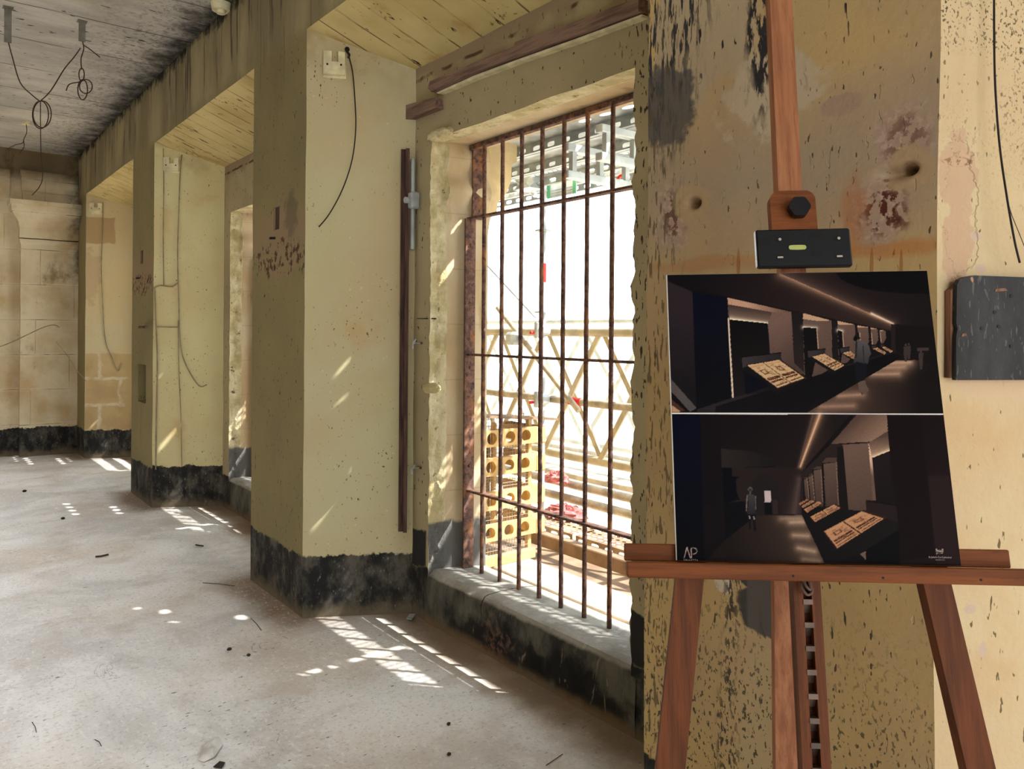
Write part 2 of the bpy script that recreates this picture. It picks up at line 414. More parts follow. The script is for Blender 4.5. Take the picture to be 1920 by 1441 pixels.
def m_ceiling():
    g = G('board_marked_concrete')
    c = g.mix(g.ss(g.n(2.2, 7, .65, st=(.45, 1, 1)), .36, .64), lin((174, 170, 162)), lin((206, 201, 192)))
    c = g.fade(c, (160, 150, 134), g.ss(g.n(1.1, 4), .5, .7)*.6)
    c = g.fade(c, (206, 200, 190), g.ss(g.n(9, 5, st=(.3, 1, 1)), .58, .68)*.5)
    f = g.m('FRACT', g.y*1.333+.06+g.n(1, 2)*.05)
    ln = g.ss(g.m('ABSOLUTE', f-.5), .013, .004)*g.ss(g.n(3, 3, st=(.5, 1, 1)), .34, .44)
    c = g.fade(c, (70, 64, 56), ln*.9)
    c = g.fade(c, (60, 54, 46), g.speck(18, .69, (.5, 1.6, 1)))
    c = g.fade(c, (150, 96, 54), g.speck(9, .74, (1, 1, 1))*.8)
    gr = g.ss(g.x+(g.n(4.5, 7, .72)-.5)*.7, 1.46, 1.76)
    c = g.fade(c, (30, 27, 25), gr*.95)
    c = g.fade(c, (110, 102, 92), g.ss(g.x+(g.n(5, 6)-.5)*.9, .8, 1.6)*g.ss(g.n(30, 4), .52, .60)*.6)
    g.bump(g.n(14, 7, .65)*.7+ln*-.5, .015, .6)
    return g.out(c)
def m_floor():
    g = G('dusty_screed')
    c = g.mix(g.ss(g.n(1.3, 7, .62, dist=.6), .36, .64), lin((226, 224, 222)), lin((196, 193, 190)))
    c = g.fade(c, (206, 194, 178), g.ss(g.n(.9, 5), .46, .66)*.6)
    c = g.fade(c, (176, 172, 170), g.ss(g.n(2.4, 7, .7, st=(.5, 1.2, 1)), .56, .70)*.6)
    c = g.fade(c, (236, 233, 228), g.ss(g.n(5, 7, .7, st=(1.4, .6, 1)), .58, .7)*.5)
    c = g.fade(c, (186, 164, 142), g.ss(g.n(7, 7, .7), .60, .72)*.35)
    dust = g.ss(g.x+(g.n(3, 5)-.5)*.35, 1.95, 2.2)                       # brown silt swept against the wall
    per = g.m('MULTIPLY', g.ss(g.x+(g.n(3, 5)-.5)*.25, 1.45, 1.68), g.ss(g.m('ABSOLUTE', g.m('FRACT', (g.y-YF(0)-PW/2)/PER+.5)-.5), .20, .12))
    c = g.fade(c, (126, 100, 74), g.m('MAXIMUM', dust, per)*.85)
    c = g.fade(c, (96, 86, 78), g.speck(42, .70, (.5, 1.4, 1))*.9)
    c = g.fade(c, (226, 222, 214), g.speck(50, .72, (1.3, .6, 1))*.5*(1-dust))
    c = g.fade(c, (150, 144, 136), g.ss(g.n(55, 5, .7), .52, .66)*.45); c = g.fade(c, (240, 238, 232), g.ss(g.n(38, 5, .7, st=(1.3, .7, 1)), .54, .66)*.45*(1-dust*.9))
    c = g.fade(c, (182, 166, 150), g.ss(g.n(1.9, 6, .65), .5, .64)*.4)
    c = g.fade(c, (84, 76, 70), g.speck(95, .73, (.6, 1.3, 1))*.9)
    cr = g.ss(g.m('ABSOLUTE', g.n(2.1, 5, .6, dist=1.2)-.5), .004, .001)*g.ss(g.n(1.4, 2), .52, .6)
    c = g.fade(c, (110, 100, 92), cr*.5)
    g.bump(g.n(12, 7, .7)*.7+g.n(90, 3)*.12, .012, .45)
    return g.out(c, .9)
def m_sill():
    g = G('worn_sill')
    top = g.mix(g.ss(g.n(6, 6, .65), .35, .65), lin((168, 164, 156)), lin((140, 136, 128)))
    top = g.fade(top, (196, 192, 184), g.ss(g.n(12, 5), .56, .68)*.6)
    fr = g.mix(g.ss(g.n(5, 6, .65, st=(1, 1, .5)), .38, .66), lin((46, 46, 45)), lin((104, 100, 90)))
    fr = g.fade(fr, (24, 24, 25), g.blob((XW, 2.95, .1), (.2, .35, .10), .8, 6, .3)*.9)
    fr = g.fade(fr, (24, 24, 25), g.blob((XW, 2.45, .1), (.2, .3, .09), .8, 6, .3)*.9)
    fr = g.fade(fr, (122, 92, 82), g.blob((XW, 3.0, .1), (.2, .12, .07), 1.4, 14, .5, detail=6)*g.ss(g.n(30, 5), .42, .6)*.7)
    fr = g.fade(fr, (150, 140, 124), g.ss(g.n(7, 5, .6, st=(1, 2.5, .6), dist=1.5), .62, .66)*.5)
    fr = g.fade(fr, (126, 104, 80), g.ss(g.z+(g.n(6, 5)-.5)*.1, .06, .0))
    c = g.mix(g.ss(g.z+(g.n(14, 5)-.5)*.022, SILL-.035, SILL-.016), fr, top)
    yk = on(903, 1125, 0, XW).y
    c = g.fade(c, (30, 29, 28), g.ss(g.m('ABSOLUTE', g.y-yk+(g.n(16, 3)-.5)*.03), .006, .002)*g.ss(g.z, .14, .18))
    g.bump(g.n(10, 6, .65)*.8+g.n(70, 3)*.15, .014, .7)
    return g.out(c)
def m_endwall():
    g = G('stained_limestone_blocks')
    c = g.mix(g.ss(g.n(2.2, 6), .35, .65), lin((224, 210, 180)), lin((200, 180, 144)))
    cz = g.m('FRACT', g.z/.44+.1); row = g.m('FLOOR', g.z/.44+.1)
    cx = g.m('FRACT', g.x/.8+row*.47)
    jt = g.m('MAXIMUM', g.ss(g.m('ABSOLUTE', cz-.5), .486, .494), g.ss(g.m('ABSOLUTE', cx-.5), .494, .498)*.6)
    c = g.fade(c, (226, 212, 184), g.ss(g.m('ABSOLUTE', cz-.5+(g.n(3, 3)-.5)*.04), .44, .49)*.7)
    c = g.fade(c, (116, 96, 66), jt*g.ss(g.n(4, 3), .46, .6)*.7)
    c = g.fade(c, (120, 92, 56), g.ss(g.n(3.2, 6, .65, st=(1, 1, .6)), .56, .70)*.7)
    c = g.fade(c, (190, 154, 100), g.ss(g.n(2.2, 4), .58, .66)*.4)
    # darker band under the ceiling and in the corner
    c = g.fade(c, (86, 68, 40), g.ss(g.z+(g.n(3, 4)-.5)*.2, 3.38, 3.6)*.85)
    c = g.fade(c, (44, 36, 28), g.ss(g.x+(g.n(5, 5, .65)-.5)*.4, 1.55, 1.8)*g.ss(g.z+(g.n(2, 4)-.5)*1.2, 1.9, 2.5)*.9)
    c, e = darkbase(g, c, .36, .14)
    g.bump(g.n(7, 6, .65)*.8-jt*.5, .02, .8)
    return g.out(c)
def m_far_jamb():
    """jamb of the farthest bay: paint over exposed blocks with mortar"""
    def ex(g, c):
        low = g.ss(g.z+(g.n(6, 5)-.5)*.08, 1.32, 1.29)
        st = g.mix(g.ss(g.n(3, 5), .35, .65), lin((196, 172, 128)), lin((180, 154, 112)))
        cz = g.m('FRACT', g.z/.33); rw = g.m('FLOOR', g.z/.33)
        jt = g.m('MAXIMUM', g.ss(g.m('ABSOLUTE', cz-.5+(g.n(9, 5)-.5)*.22), .42, .47), g.ss(g.m('ABSOLUTE', g.m('FRACT', g.x/.42+rw*.5)-.5+(g.n(8, 5)-.5)*.25), .43, .48))
        st = g.fade(st, (214, 202, 174), jt*g.ss(g.n(5, 4), .36, .56)*.85)
        c = g.mix(low, g.fade(c, (214, 196, 158), .5), st)
        c = g.fade(c, (168, 134, 92), g.ss(g.m('ABSOLUTE', g.z-2.83+(g.n(8, 4)-.5)*.06), .17, .155)*g.ss(g.x+(g.n(6, 4)-.5)*.05, XF+.30, XF+.28)*.7)
        c = g.fade(c, (196, 172, 136), g.blob((XF+.06, YF(3)-.04, 2.25), (.09, .3, .35), .6, 9)*.9)
        return c
    return m_jamb('far_jamb_paint', extra=ex, tint=(206, 186, 136))
# ================================================================== the setting
M_FRONT = m_front('pier_front_paint'); M_SOF = m_soffit(); M_REV = m_reveal(); M_WW = m_window_wall(); M_SILL = m_sill()
def panel(o, u, v, nrm, us, vs, holes=(), depth=.1, dent=None, amp=.004, mat=None, name='wall_right'):
    """flat wall panel o+u*a+v*b with rectangular recesses (a0,a1,b0,b1,depth)"""
    o, u, v, nrm = map(Vector, (o, u, v, nrm)); mb = MB()
    us = sorted(set(us) | {h[i] for h in holes for i in (0, 1)}); vs = sorted(set(vs) | {h[i] for h in holes for i in (2, 3)})
    def fn(a, b, d=0):
        p = o+u*a+v*b
        if dent: p = p-nrm*dent(p)
        q = Vector(jit(p, amp)); return q-nrm*d
    mb.grid(fn, us, vs, lambda a, b: any(h[0] < a < h[1] and h[2] < b < h[3] for h in holes))
    for a0, a1, b0, b1, d in holes:
        hu = [x for x in us if a0 <= x <= a1]; hv = [x for x in vs if b0 <= x <= b1]
        mb.grid(lambda a, b: fn(a, b, d), hu, hv)
        for b in (b0, b1): mb.grid(lambda a, t: fn(a, b, t), hu, [0, d])
        for a in (a0, a1): mb.grid(lambda b, t: fn(a, b, t), hv, [0, d])
    return sheet(name, mb, mat)
sheet('floor', MB().grid(lambda a, b: (a, b, .006*mn.noise(Vector((a, b, 0))*1.3)+.003*mn.noise(Vector((a, b, 3))*5)), rng(XL, XW+.05, .12), rng(YBACK, YEND+.1, .12)), m_floor())
sheet('ceiling', MB().grid(lambda a, b: (a, b, ZC+.006*mn.noise(Vector((a, b, 9))*2)), rng(XL, XF+.05, .15), rng(YBACK, YEND+.1, .15)), m_ceiling())
plain = m_jamb('plain_wall_paint')
sheet('wall_left', MB().grid(lambda a, b: (XL, a, b), rng(YBACK, YEND, .5), rng(0, ZC+.05, .5)), plain)
sheet('wall_back', MB().grid(lambda a, b: (a, YBACK, b), rng(XL, XO, .5), rng(0, ZC+.05, .5)), plain)
# beam above the bays
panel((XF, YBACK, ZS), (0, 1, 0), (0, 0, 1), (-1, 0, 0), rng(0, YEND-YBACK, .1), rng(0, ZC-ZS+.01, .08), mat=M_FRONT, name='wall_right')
M_NEAR = m_near()
h1 = on(1702, 317, 0, XF); h2 = on(1299, 380, 0, XF)
def dent(p):
    return sum(d*math.exp(-(((p.y-c.y)/ry)**2+((p.z-c.z)/rz)**2)) for c, ry, rz, d in ((h1, .013, .009, .13), (h1+Vector((0, .03, -.006)), .03, .014, .03), (h2, .015, .011, .11)))
def hole(x0, y0, x1, y1, k, d):
    a = on(x0, y0, 0, XF); b = on(x1, y1, 0, XF)
    return (min(a.y, b.y)-YF(k), max(a.y, b.y)-YF(k), min(a.z, b.z), max(a.z, b.z), d)
for k in range(-2, 4):
    w = PW if k < 3 else YEND-YF(3)+.02
    hs = {1: [hole(513, 390, 524, 429, 1, .05)], 2: [hole(259, 682, 273, 756, 2, .14), hole(263, 470, 268, 494, 2, .05)]}.get(k, [])
    st = .012 if k == 0 else .06
    ex = lambda c, o: [c-o+q*.003 for q in range(-14, 15)]
    U_ = rng(0, w, st)+(ex(h1.y, YF(0))+ex(h2.y, YF(0)) if k == 0 else []); V_ = rng(0, ZS, st if k else .014)+(ex(h1.z, 0)+ex(h2.z, 0) if k == 0 else [])
    panel((XF, YF(k), 0), (0, 1, 0), (0, 0, 1), (-1, 0, 0), U_, V_, hs, mat=M_NEAR if k == 0 else M_FRONT, dent=dent if k == 0 else None)
    jd = Vector((XW-XF, -SPL, 0)); ln = jd.length; jn = Vector((-SPL, -(XW-XF), 0)).normalized()
    def jamb(a, b, jd=jd, k=k, ln=ln):
        zt = ZS+(ZSB-ZS)*a/ln
        return jit(Vector((XF, YF(k), 0))+jd*(a/ln)+Vector((0, 0, b*zt)), .004)
    mt = {0: m_near_jamb, 1: lambda: m_jamb('jamb_paint'), 2: lambda: m_jamb('second_jamb_paint', base=(216, 208, 160), tint=(210, 192, 146), baseh=.37), 3: m_far_jamb}.get(k)
    sheet('wall_right', MB().grid(jamb, rng(0, ln, .04), rng(0, 1, .015)), mt() if mt else plain)
    if k < 3:
        def jambn(a, b, k=k):
            zt = ZS+(ZSB-ZS)*a
            return jit((XF+(XW-XF)*a, YF(k)+PW+.31*a, b*zt), .004)
        sheet('wall_right', MB().grid(jambn, rng(0, 1, .1), rng(0, 1, .03)), plain)
    # soffit of the bay on the near side of this pier
    y0, y1 = YF(k-1)+PW, YF(k)
    sheet('ceiling', MB().grid(lambda a, b, y0=y0, y1=y1: jit((XF+(XW-XF)*b, (y0+.31*b)*(1-a)+(y1-SPL*b)*a, ZS+(ZSB-ZS)*b), .004), rng(0, 1, .03), rng(0, 1, .12)), M_SOF)
# window walls with ragged openings, reveals, sills
def jag(z, side):
    p = Vector((side*7.3, 0, z))
    return .018*mn.noise(p*7)+.014*mn.noise(p*21)+.006*mn.noise(p*55)
def jagh(y): return .008*mn.noise(Vector((y*4, 3, 1)))
for w in range(-1, 4):
    a, b = WY(w); y0, y1 = YF(w-2)+PW+.31-.01, YF(w)-SPL+.01
    y0 = YF(w-1)+PW+.31-.01
    us = rng(y0, a, .05)[:-1]+rng(a, b, .08)+rng(b, y1, .05)[1:]; vs = rng(-.02, SILL, .05)[:-1]+rng(SILL, HEAD, .025)+rng(HEAD, ZSB+.02, .06)[1:]
    def fn(p, q, a=a, b=b):
        y = p
        if SILL-.001 <= q <= HEAD+.001:
            if abs(p-a) < 1e-6: y = p+jag(q, 1)
            if abs(p-b) < 1e-6: y = p+jag(q, 2)*.7
        z = q+(jagh(p) if abs(q-HEAD) < 1e-6 and a <= p <= b else 0)
        return (XW+.004*mn.noise(Vector((0, p, q))*4), y, z)
    sheet('wall_right', MB().grid(fn, us, vs, lambda p, q, a=a, b=b: a < p < b and q < HEAD), M_WW)
    def rev(side, base, sgn):
        def f(x, z):
            t = (x-XW)/(XO-XW)
            y = base+sgn*0.0+(jag(z, side)*(.7 if side == 2 else 1))*max(0, 1-t*3.6)
            ro = max(0, 1-abs(x-XW-.05)/.06) if x > XW else 0
            p = Vector((x, base, z))
            y += sgn*ro*(.022*mn.noise(p*13)+.02*mn.noise(p*34)+.008)
            y -= sgn*.06*t if side == 2 else 0                    # splay
            if side == 2 and z > 2.16 and x > XW+.09:             # moulded capital in the upper reveal
                y -= .035*(.5+.5*math.sin((z-2.16)*34))*min(1, (z-2.16)*6)*(1 if z < 2.5 else .7)
            return (x, y, z)
        return f
    xs = rng(XW, XW+.12, .012)+rng(XW+.12, XO, .03)[1:]
    sheet('wall_right', MB().grid(rev(2, b, 1), xs, rng(SILL-.03, HEAD+.01, .02)), M_REV)
    sheet('wall_right', MB().grid(rev(1, a, -1), xs, rng(SILL-.03, HEAD+.01, .02)), M_REV)
    sheet('wall_right', MB().grid(lambda p, q: jit((q, p, HEAD+(jagh(p) if q == XW else 0)), .003), rng(a-.03, b+.03, .06), xs[::2]+[XO]), M_REV)
    # sill block: rounded worn front edge
    prof = [(XW-.004, -.01), (XW-.006, .08), (XW-.004, .16), (XW-.002, SILL-.05), (XW+.004, SILL-.025), (XW+.018, SILL-.008), (XW+.04, SILL), (XW+.12, SILL+.002), (XW+.20, SILL-.004), (XO-.06, SILL-.01), (XO, SILL-.02), (XO, -.6)]
    def sf(y, i):
        x, z = prof[int(i)]; n1 = mn.noise(Vector((y*3.1, i*.7, w)))*.008+mn.noise(Vector((y*11, i*.9, w)))*.005
        return (x-n1, y, z+n1*(.6 if z > .2 else 0))
    sheet('wall_right', MB().grid(sf, rng(a-.03, b+.03, .03), list(range(len(prof)))), M_SILL)
# outer face of the facade with the window holes
M_OUT = flat('facade_limestone', (222, 200, 156), .9, var=.12, scale=4)
mb = MB(); ys = sorted({YBACK-3, YEND+3} | {q for w in range(-1, 4) for q in (WY(w)[0]+.0, WY(w)[1]-.06)})
mb.grid(lambda p, q: (XO, p, q), ys, [-3, SILL-.02, HEAD, 7], lambda p, q: SILL-.02 < q < HEAD and any(WY(w)[0] < p < WY(w)[1]-.06 for w in range(-1, 4)))
sheet('wall_outside', mb, M_OUT, False)
sheet('ceiling', MB().quad((XL-.1, YBACK-.1, 4.2), (XO, YBACK-.1, 4.2), (XO, YEND+.2, 4.2), (XL-.1, YEND+.2, 4.2)), M_OUT, False)
# end wall with its pilaster, capital and frieze blocks
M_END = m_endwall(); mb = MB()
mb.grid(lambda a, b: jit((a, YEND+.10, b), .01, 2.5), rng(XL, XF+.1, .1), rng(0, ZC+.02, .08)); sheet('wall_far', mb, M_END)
def end_profile(prof, x0, x1, ret=True):
    """moulding (list of (projection, z)) run along the end wall and returned at its left end"""
    mb = MB()
    def f(t, i):
        pr, z = prof[int(i)]
        if t < 0: p = (x0-pr*.55, YEND+.12, z)
        else: p = (x0-pr*.55+(x1-x0+pr*.55)*t, YEND-pr, z)
        return jit(p, .006, 5)
    mb.grid(f, [-1]+rng(0, 1, .1), list(range(len(prof)))); return mb
xl = on(41, 650, 1, YEND-.03).x
shaft = [(.03, 0)]+[(.03+(.004 if i % 2 else 0), z) for i, z in enumerate(rng(.05, 2.62, .1))]+[(.035, 2.66), (.055, 2.68), (.06, 2.72), (-.02, 2.73)]
sheet('trim_1', end_profile(shaft, xl, XF), M_END)
cap = [(q*1.45+.02*(q > 0), z) for q, z in [(-.02, 2.73), (.03, 2.735), (.03, 2.86), (.045, 2.88), (.05, 2.92), (.075, 2.955), (.115, 2.99), (.15, 3.04), (.165, 3.085), (.165, 3.12), (.185, 3.125), (.185, 3.175), (-.02, 3.18)]]
sheet('trim_2', end_profile(cap, xl, XF), M_END)
fr = [(-.02, 3.18), (.0, 3.185), (.0, 3.31), (.02, 3.33), (.02, 3.50), (.05, 3.53), (.055, 3.575), (-.05, 3.58)]
sheet('trim_3', end_profile(fr, xl+.0, XF), M_END)
sheet('trim_4', end_profile([(q[0]-.09, q[1]) for q in fr], XL, xl-.13), M_END)
# ================================================================== outside: scaffold, deck, street
M_GALV = flat('galvanised_steel', (178, 184, 186), .5, .25, .12, 9)
M_ALU = flat('pale_aluminium', (206, 214, 216), .45, .3, .08, 9)
M_TUBE = flat('dusty_steel_tube', (176, 164, 144), .6, .1, .15, 9)
M_RED = flat('red_paint', (214, 44, 36), .5)
M_TAN = flat('tan_timber', (206, 170, 114), .75, 0, .1, 6)
M_TAN2 = flat('dusty_deck_timber', (142, 118, 96), .85, 0, .18, 5)
M_TRUSS = flat('tan_lattice_steel', (186, 174, 148), .6, 0, .1, 8)
M_MESHW = flat('grey_wire_mesh', (150, 146, 138), .5, .3)
M_BRK = flat('red_white_netting', (196, 120, 118), .8)
M_STREET = flat('sunlit_street_stone', (226, 214, 190), .9, 0, .08, 1)
sheet('ground', MB().quad((XO, -25, -3), (45, -25, -3), (45, 40, -3), (XO, 40, -3)), M_STREET, False)
def plank_sheet(mb, x0, x1, y0, y1, z, rows, pitch):
    """top sheet with rows of oval holes: rows = (centre offset, half width, half length)"""
    edges = [0.0]; spec = []
    for row in rows:
        c, hw, hl = row[:3]; lo = c-hw-.006; hi = c+hw+.006
        edges.append(lo); spec.append(None); edges.append(hi); spec.append(row)
    edges.append(x1-x0); spec.append(None)
    n = int((y1-y0)/pitch); p = (y1-y0)/n
    for e0, e1, sp in zip(edges[:-1], edges[1:], spec):
        a, b = x0+e0, x0+e1
        if sp is None:
            mb.quad((a, y0, z), (b, y0, z), (b, y1, z), (a, y1, z)); continue
        for i in range(n):
            c = Vector((x0+sp[0], y0+(i+.5)*p, z)); o = []; q = []
            if len(sp) > 3 and not any(u <= (i+.5)*p <= v_ for u, v_ in sp[3]):
                mb.quad((a, c.y-p/2, z), (b, c.y-p/2, z), (b, c.y+p/2, z), (a, c.y+p/2, z)); continue
            for k in range(16):
                t = math.pi*2*k/16; dx, dy = math.cos(t), math.sin(t); m = max(abs(dx), abs(dy))
                o.append((c.x+dx/m*(b-a)/2, c.y+dy/m*p/2, z)); q.append((c.x+dx*sp[1], c.y+dy*sp[2], z))
            for k in range(0, 16): mb.quad(o[k], o[(k+1) % 16], q[(k+1) % 16], q[k])
def flange(mb, x, y0, y1, z0, z1, big=True):
    n = int((y1-y0)/.13); p = (y1-y0)/n; zc = (z0+z1)/2
    for i in range(n):
        yc = y0+(i+.5)*p; o = []; q = []
        for k in range(16):
            t = math.pi*2*k/16; dy, dz = math.cos(t), math.sin(t); m = max(abs(dy), abs(dz))
            o.append((x, yc+dy/m*p/2, zc+dz/m*(z1-z0)/2))
            s = lambda v, e: math.copysign(abs(v)**e, v)
            q.append((x, yc+s(dy, .6)*.036, zc+s(dz, .6)*.015))
        for k in range(16): mb.quad(o[k], o[(k+1) % 16], q[(k+1) % 16], q[k])
def make_plank(x0, x1, z, rows, mat, label, group, pitch=.048, y0=-1.6, L=3.07):
    mb = MB(); plank_sheet(mb, x0, x1, y0, y0+L, z, rows, pitch)
    t = thing('scaffold_plank', ((x0+x1)/2, y0, z-.07), label, 'plank', group)
    mk('deck_plate', mb, mat, t)
    f = MB(); flange(f, x0, y0, y0+L, z-.068, z); flange(f, x1, y0, y0+L, z-.068, z)
    f.quad((x0, y0, z-.068), (x0+.03, y0, z-.068), (x0+.03, y0+L, z-.068), (x0, y0+L, z-.068))
    f.quad((x1, y0, z-.068), (x1-.03, y0, z-.068), (x1-.03, y0+L, z-.068), (x1, y0+L, z-.068))
    mk('side_rail', f, mat, t); return t
for x0, rows, nm in ((2.63, [(.06, .012, .02, [(.4, 1.2)]), (.14, .012, .018, [(1.3, 1.8)]), (.25, .021, .045, [(1.0, 1.6)])], 'against the stone facade'), (2.99, [(.06, .012, .02, [(1.2, 2.1)]), (.20, .021, .04, [(.85, 1.3)]), (.30, .012, .02, [(.9, 1.5)])], 'in the middle'), (3.35, [(.19, .012, .017), (.225, .012, .017), (.26, .012, .017)], 'third out from the facade'), (3.81, [(.12, .014, .018), (.165, .010, .014)], 'outermost past the gap')):
    base = make_plank(x0, x0+(.352 if x0 < 3.7 else .24), 2.75, rows, M_GALV, '', 'perforated steel planks of the scaffold deck overhead', {2.63: .16, 2.99: .13}.get(x0, .048))
    rows0 = [q for q in rows if len(q) == 3]
    lab0 = 'slotted steel scaffold plank overhead %s, over the near window' % nm
    if len(rows0) != len(rows): make_plank(x0, x0+.352, 2.75, rows0, M_GALV, lab0, 'perforated steel planks of the scaffold deck overhead')
    wh = ('seen at the upper right of the barred window', 'seen through the top of the barred window', 'beyond the second window', 'beyond the farthest window')
    base['label'] = 'slotted steel scaffold plank overhead %s, %s' % (nm, 'over the near window')
    lab = ('', 'outside the big barred window', 'outside the second window', 'outside the farthest window')
    if len(rows0) != len(rows): base.location.y += 3.1; base['label'] = 'slotted steel scaffold plank overhead %s, %s' % (nm, lab[1])
    for i in ((1, 2) if len(rows0) != len(rows) else (1, 2, 3)):
        q_ = i+1 if len(rows0) != len(rows) else i
        dup(base, (0, 3.1*i, 0), 'slotted steel scaffold plank overhead %s, %s' % (nm, lab[q_]))
# lower deck
def board(x0, x1, z, th, y0, y1, mat, label, name='deck_board'):
    mb = MB().box((x0, y0, z-th), (x1, y1, z), bev=.006); return tag(mk(name, mb, mat), label, 'board', 'boards of the walkway outside')
M_PALE = flat('bleached_board', (176, 164, 148), .85, 0, .12, 6)
board(2.76, 3.05, .20, .085, -1.5, 3.78, M_PALE, 'thick pale board of the walkway nearest the barred window')
board(3.07, 3.40, .15, .05, -1.5, 8.2, M_TAN2, 'dusty tan board of the walkway, second out from the window')
board(3.43, 3.50, .22, .10, -1.5, 8.2, M_TAN2, 'narrow timber kerb standing along the walkway boards', 'timber_kerb')
for i, (x0, nm) in enumerate(((3.51, 'inner'), (3.80, 'outer'))):
    b = make_plank(x0, x0+(.2 if i == 0 else .32), .14, [(.045, .013, .018), (.10, .013, .018), (.155, .013, .018)]+([(.22, .013, .018), (.28, .013, .018)] if i else []), M_TAN2, 'dusty perforated plank of the lower walkway, %s row, near the window' % nm, 'perforated planks of the lower walkway', .06, y0=1.0)
    dup(b, (0, 3.1, 0), 'dusty perforated plank of the lower walkway, %s row, beyond the crate' % nm)
for i, (x0, w) in enumerate(((4.75, .5), (5.3, .5))):
    board(x0, x0+w, .32, .05, -1, 10, M_PALE, ('wide bleached deck board past the dusty tubes', 'outermost bleached deck board, behind the lattice girder')[i])
def tube(name, a, b, r, mat, label, group, cat='tube', seg=12):
    return tag(mk(name, MB().tube([a, b], r, seg), mat, smooth=True), label, cat, group)
GT = 'horizontal scaffold tubes outside'
tape = mk
def htube(x, z, r, y0, y1, mat, label, tapes=(), name='scaffold_tube'):
    t = thing(name, (x, y0, z), label, 'tube', GT)
    mk('pipe', MB().tube([(x, y0, z), (x, y1, z)], r, 12), mat, t, True)
    for yt, ln, m in tapes: mk('tape_band' if ln > .03 else 'coupler', MB().tube([(x, yt, z), (x, yt+ln, z)], r*1.08, 12), m, t, True)
    return t
yt = on(1080, 743, 0, 3.825).y
htube(3.835, 1.10, .028, -1, 10, M_TUBE, 'dusty guard rail tube with a red tape band, at mid height', [(yt-.05, .12, M_RED)])
htube(4.55, 1.70, .022, -1, 12, M_ALU, 'thin pale rail tube just above the lattice girder')
htube(4.35, .34, .035, .5, 9, M_TUBE, 'dusty tube lying low beside the perforated deck, upper one')
htube(4.28, .24, .035, .5, 9, M_TUBE, 'dusty tube lying low beside the perforated deck, lower one')
htube(4.42, .62, .03, .5, 9, M_ALU, 'bare tube running low in front of the far girder')
# lattice girders
def girder(x, zt, zb, mat, label, ph=0.0, r=.034, pitch=.62):
    t = thing('lattice_girder', (x, 0, zb), label, 'girder', 'lattice girders outside')
    y0, y1 = .2, 9.6
    mk('top_chord', MB().tube([(x, y0, zt), (x, y1, zt)], r, 12), mat, t, True)
    mk('bottom_chord', MB().tube([(x, y0, zb), (x, y1, zb)], r, 12), mat, t, True)
    n = int((y1-y0-pitch)/pitch)
    for i in range(n):
        for sg in (0, 1):
            a = y0+i*pitch+ph; b = a+pitch; za, zz = (zb, zt) if sg else (zt, zb)
            d = Vector((0, b-a, zz-za)); L = d.length; d /= L; nn = Vector((0, -d.z, d.y))
            xx = x+(.012 if sg else -.024)
            P0 = Vector((xx, a, za)); P1 = Vector((xx, b, zz)); h = .021
            mk('brace', MB().prism([P0+nn*h, P1+nn*h, P1-nn*h, P0-nn*h], (.016, 0, 0)), mat, t)
    return t
girder(4.0, 1.605, .66, M_TRUSS, 'tan lattice girder with crossing braces, nearest behind the window bars', .1)
girder(5.1, 1.60, .55, M_ALU, 'paler lattice girder seen behind the tan one', .35, .03, .8)
# standards with rosettes and couplers
def standard(y, x, label, tapes=True):
    t = thing('scaffold_standard', (x, y, -3), label, 'post', 'upright scaffold posts outside')
    mk('pipe', MB().tube([(x, y, -3), (x, y, 4.4)], .024, 14), M_GALV, t, True)
    zr = [-1.35, -.35, .65, 1.75, 2.36]
    for z in zr:
        m = MB().disc((x, y, z), (0, 0, 1), .062, .010, 16); mk('rosette', m, M_GALV, t)
    for z in (1.62, 1.10):
        c = mk('coupler', MB().box((x-.045, y-.05, z-.035), (x+.05, y+.05, z+.035), bev=.015).box((x-.07, y-.015, z-.06), (x-.02, y+.02, z+.06), bev=.008), M_GALV, t)
        mk('bolt', MB().disc((x-.07, y+.02, z-.02), (-1, 0, 0), .012, .03, 8), M_RED, c)
    if tapes: mk('tape_band', MB().tube([(x, y, 1.98), (x, y, 2.12)], .0265, 14), M_RED, t, True)
    return t
ys_ = on(1018, 500, 0, 3.755).y
standard(ys_, 3.755, 'galvanised upright post with red tape and couplers behind the window bars')
standard(ys_+2.9, 3.755, 'galvanised upright post outside the second window', False)
# overhead beams across and their bracing
def xbeam(px, py, label, z=2.55):
    p = on(px, py, 2, z); y = p.y
    t = thing('overhead_beam', (2.8, y, z), label, 'beam', 'aluminium beams under the overhead deck')
    mk('top_chord', MB().box((2.7, y-.025, z+.05), (4.4, y+.025, z+.09), bev=.004), M_ALU, t)
    mk('bottom_chord', MB().box((2.7, y-.025, z-.09), (4.4, y+.025, z-.05), bev=.004), M_ALU, t)
    for i in range(9):
        x = 2.74+i*.2; mk('web_post', MB().box((x, y-.015, z-.05), (x+.03, y+.015, z+.05)), M_ALU, t)
xbeam(1130, 268, 'pale aluminium beam crossing under the overhead deck, right one')
xbeam(1080, 305, 'pale aluminium beam crossing under the overhead deck, left one', 2.5)
a, b = on(930, 291, 0, 3.755), on(1004, 366, 0, 3.755)
tag(mk('diagonal_brace', MB().tube([a, b], .021, 12), M_ALU, smooth=True), 'pale diagonal brace tube under the overhead deck at upper left of the window', 'tube')
a = on(993, 232, 0, 3.66); b = on(993, 335, 0, 3.66)
tag(mk('hanger_post', MB().box((a.x-.03, a.y-.05, b.z), (a.x+.03, a.y+.05, 2.670), bev=.005), M_ALU), 'short square pale post hanging from the overhead deck', 'post')
a, b = on(893, 475, 0, 3.86), on(1004, 595, 0, 3.86); a = b+(a-b)*((2.74-b.z)/(a.z-b.z))
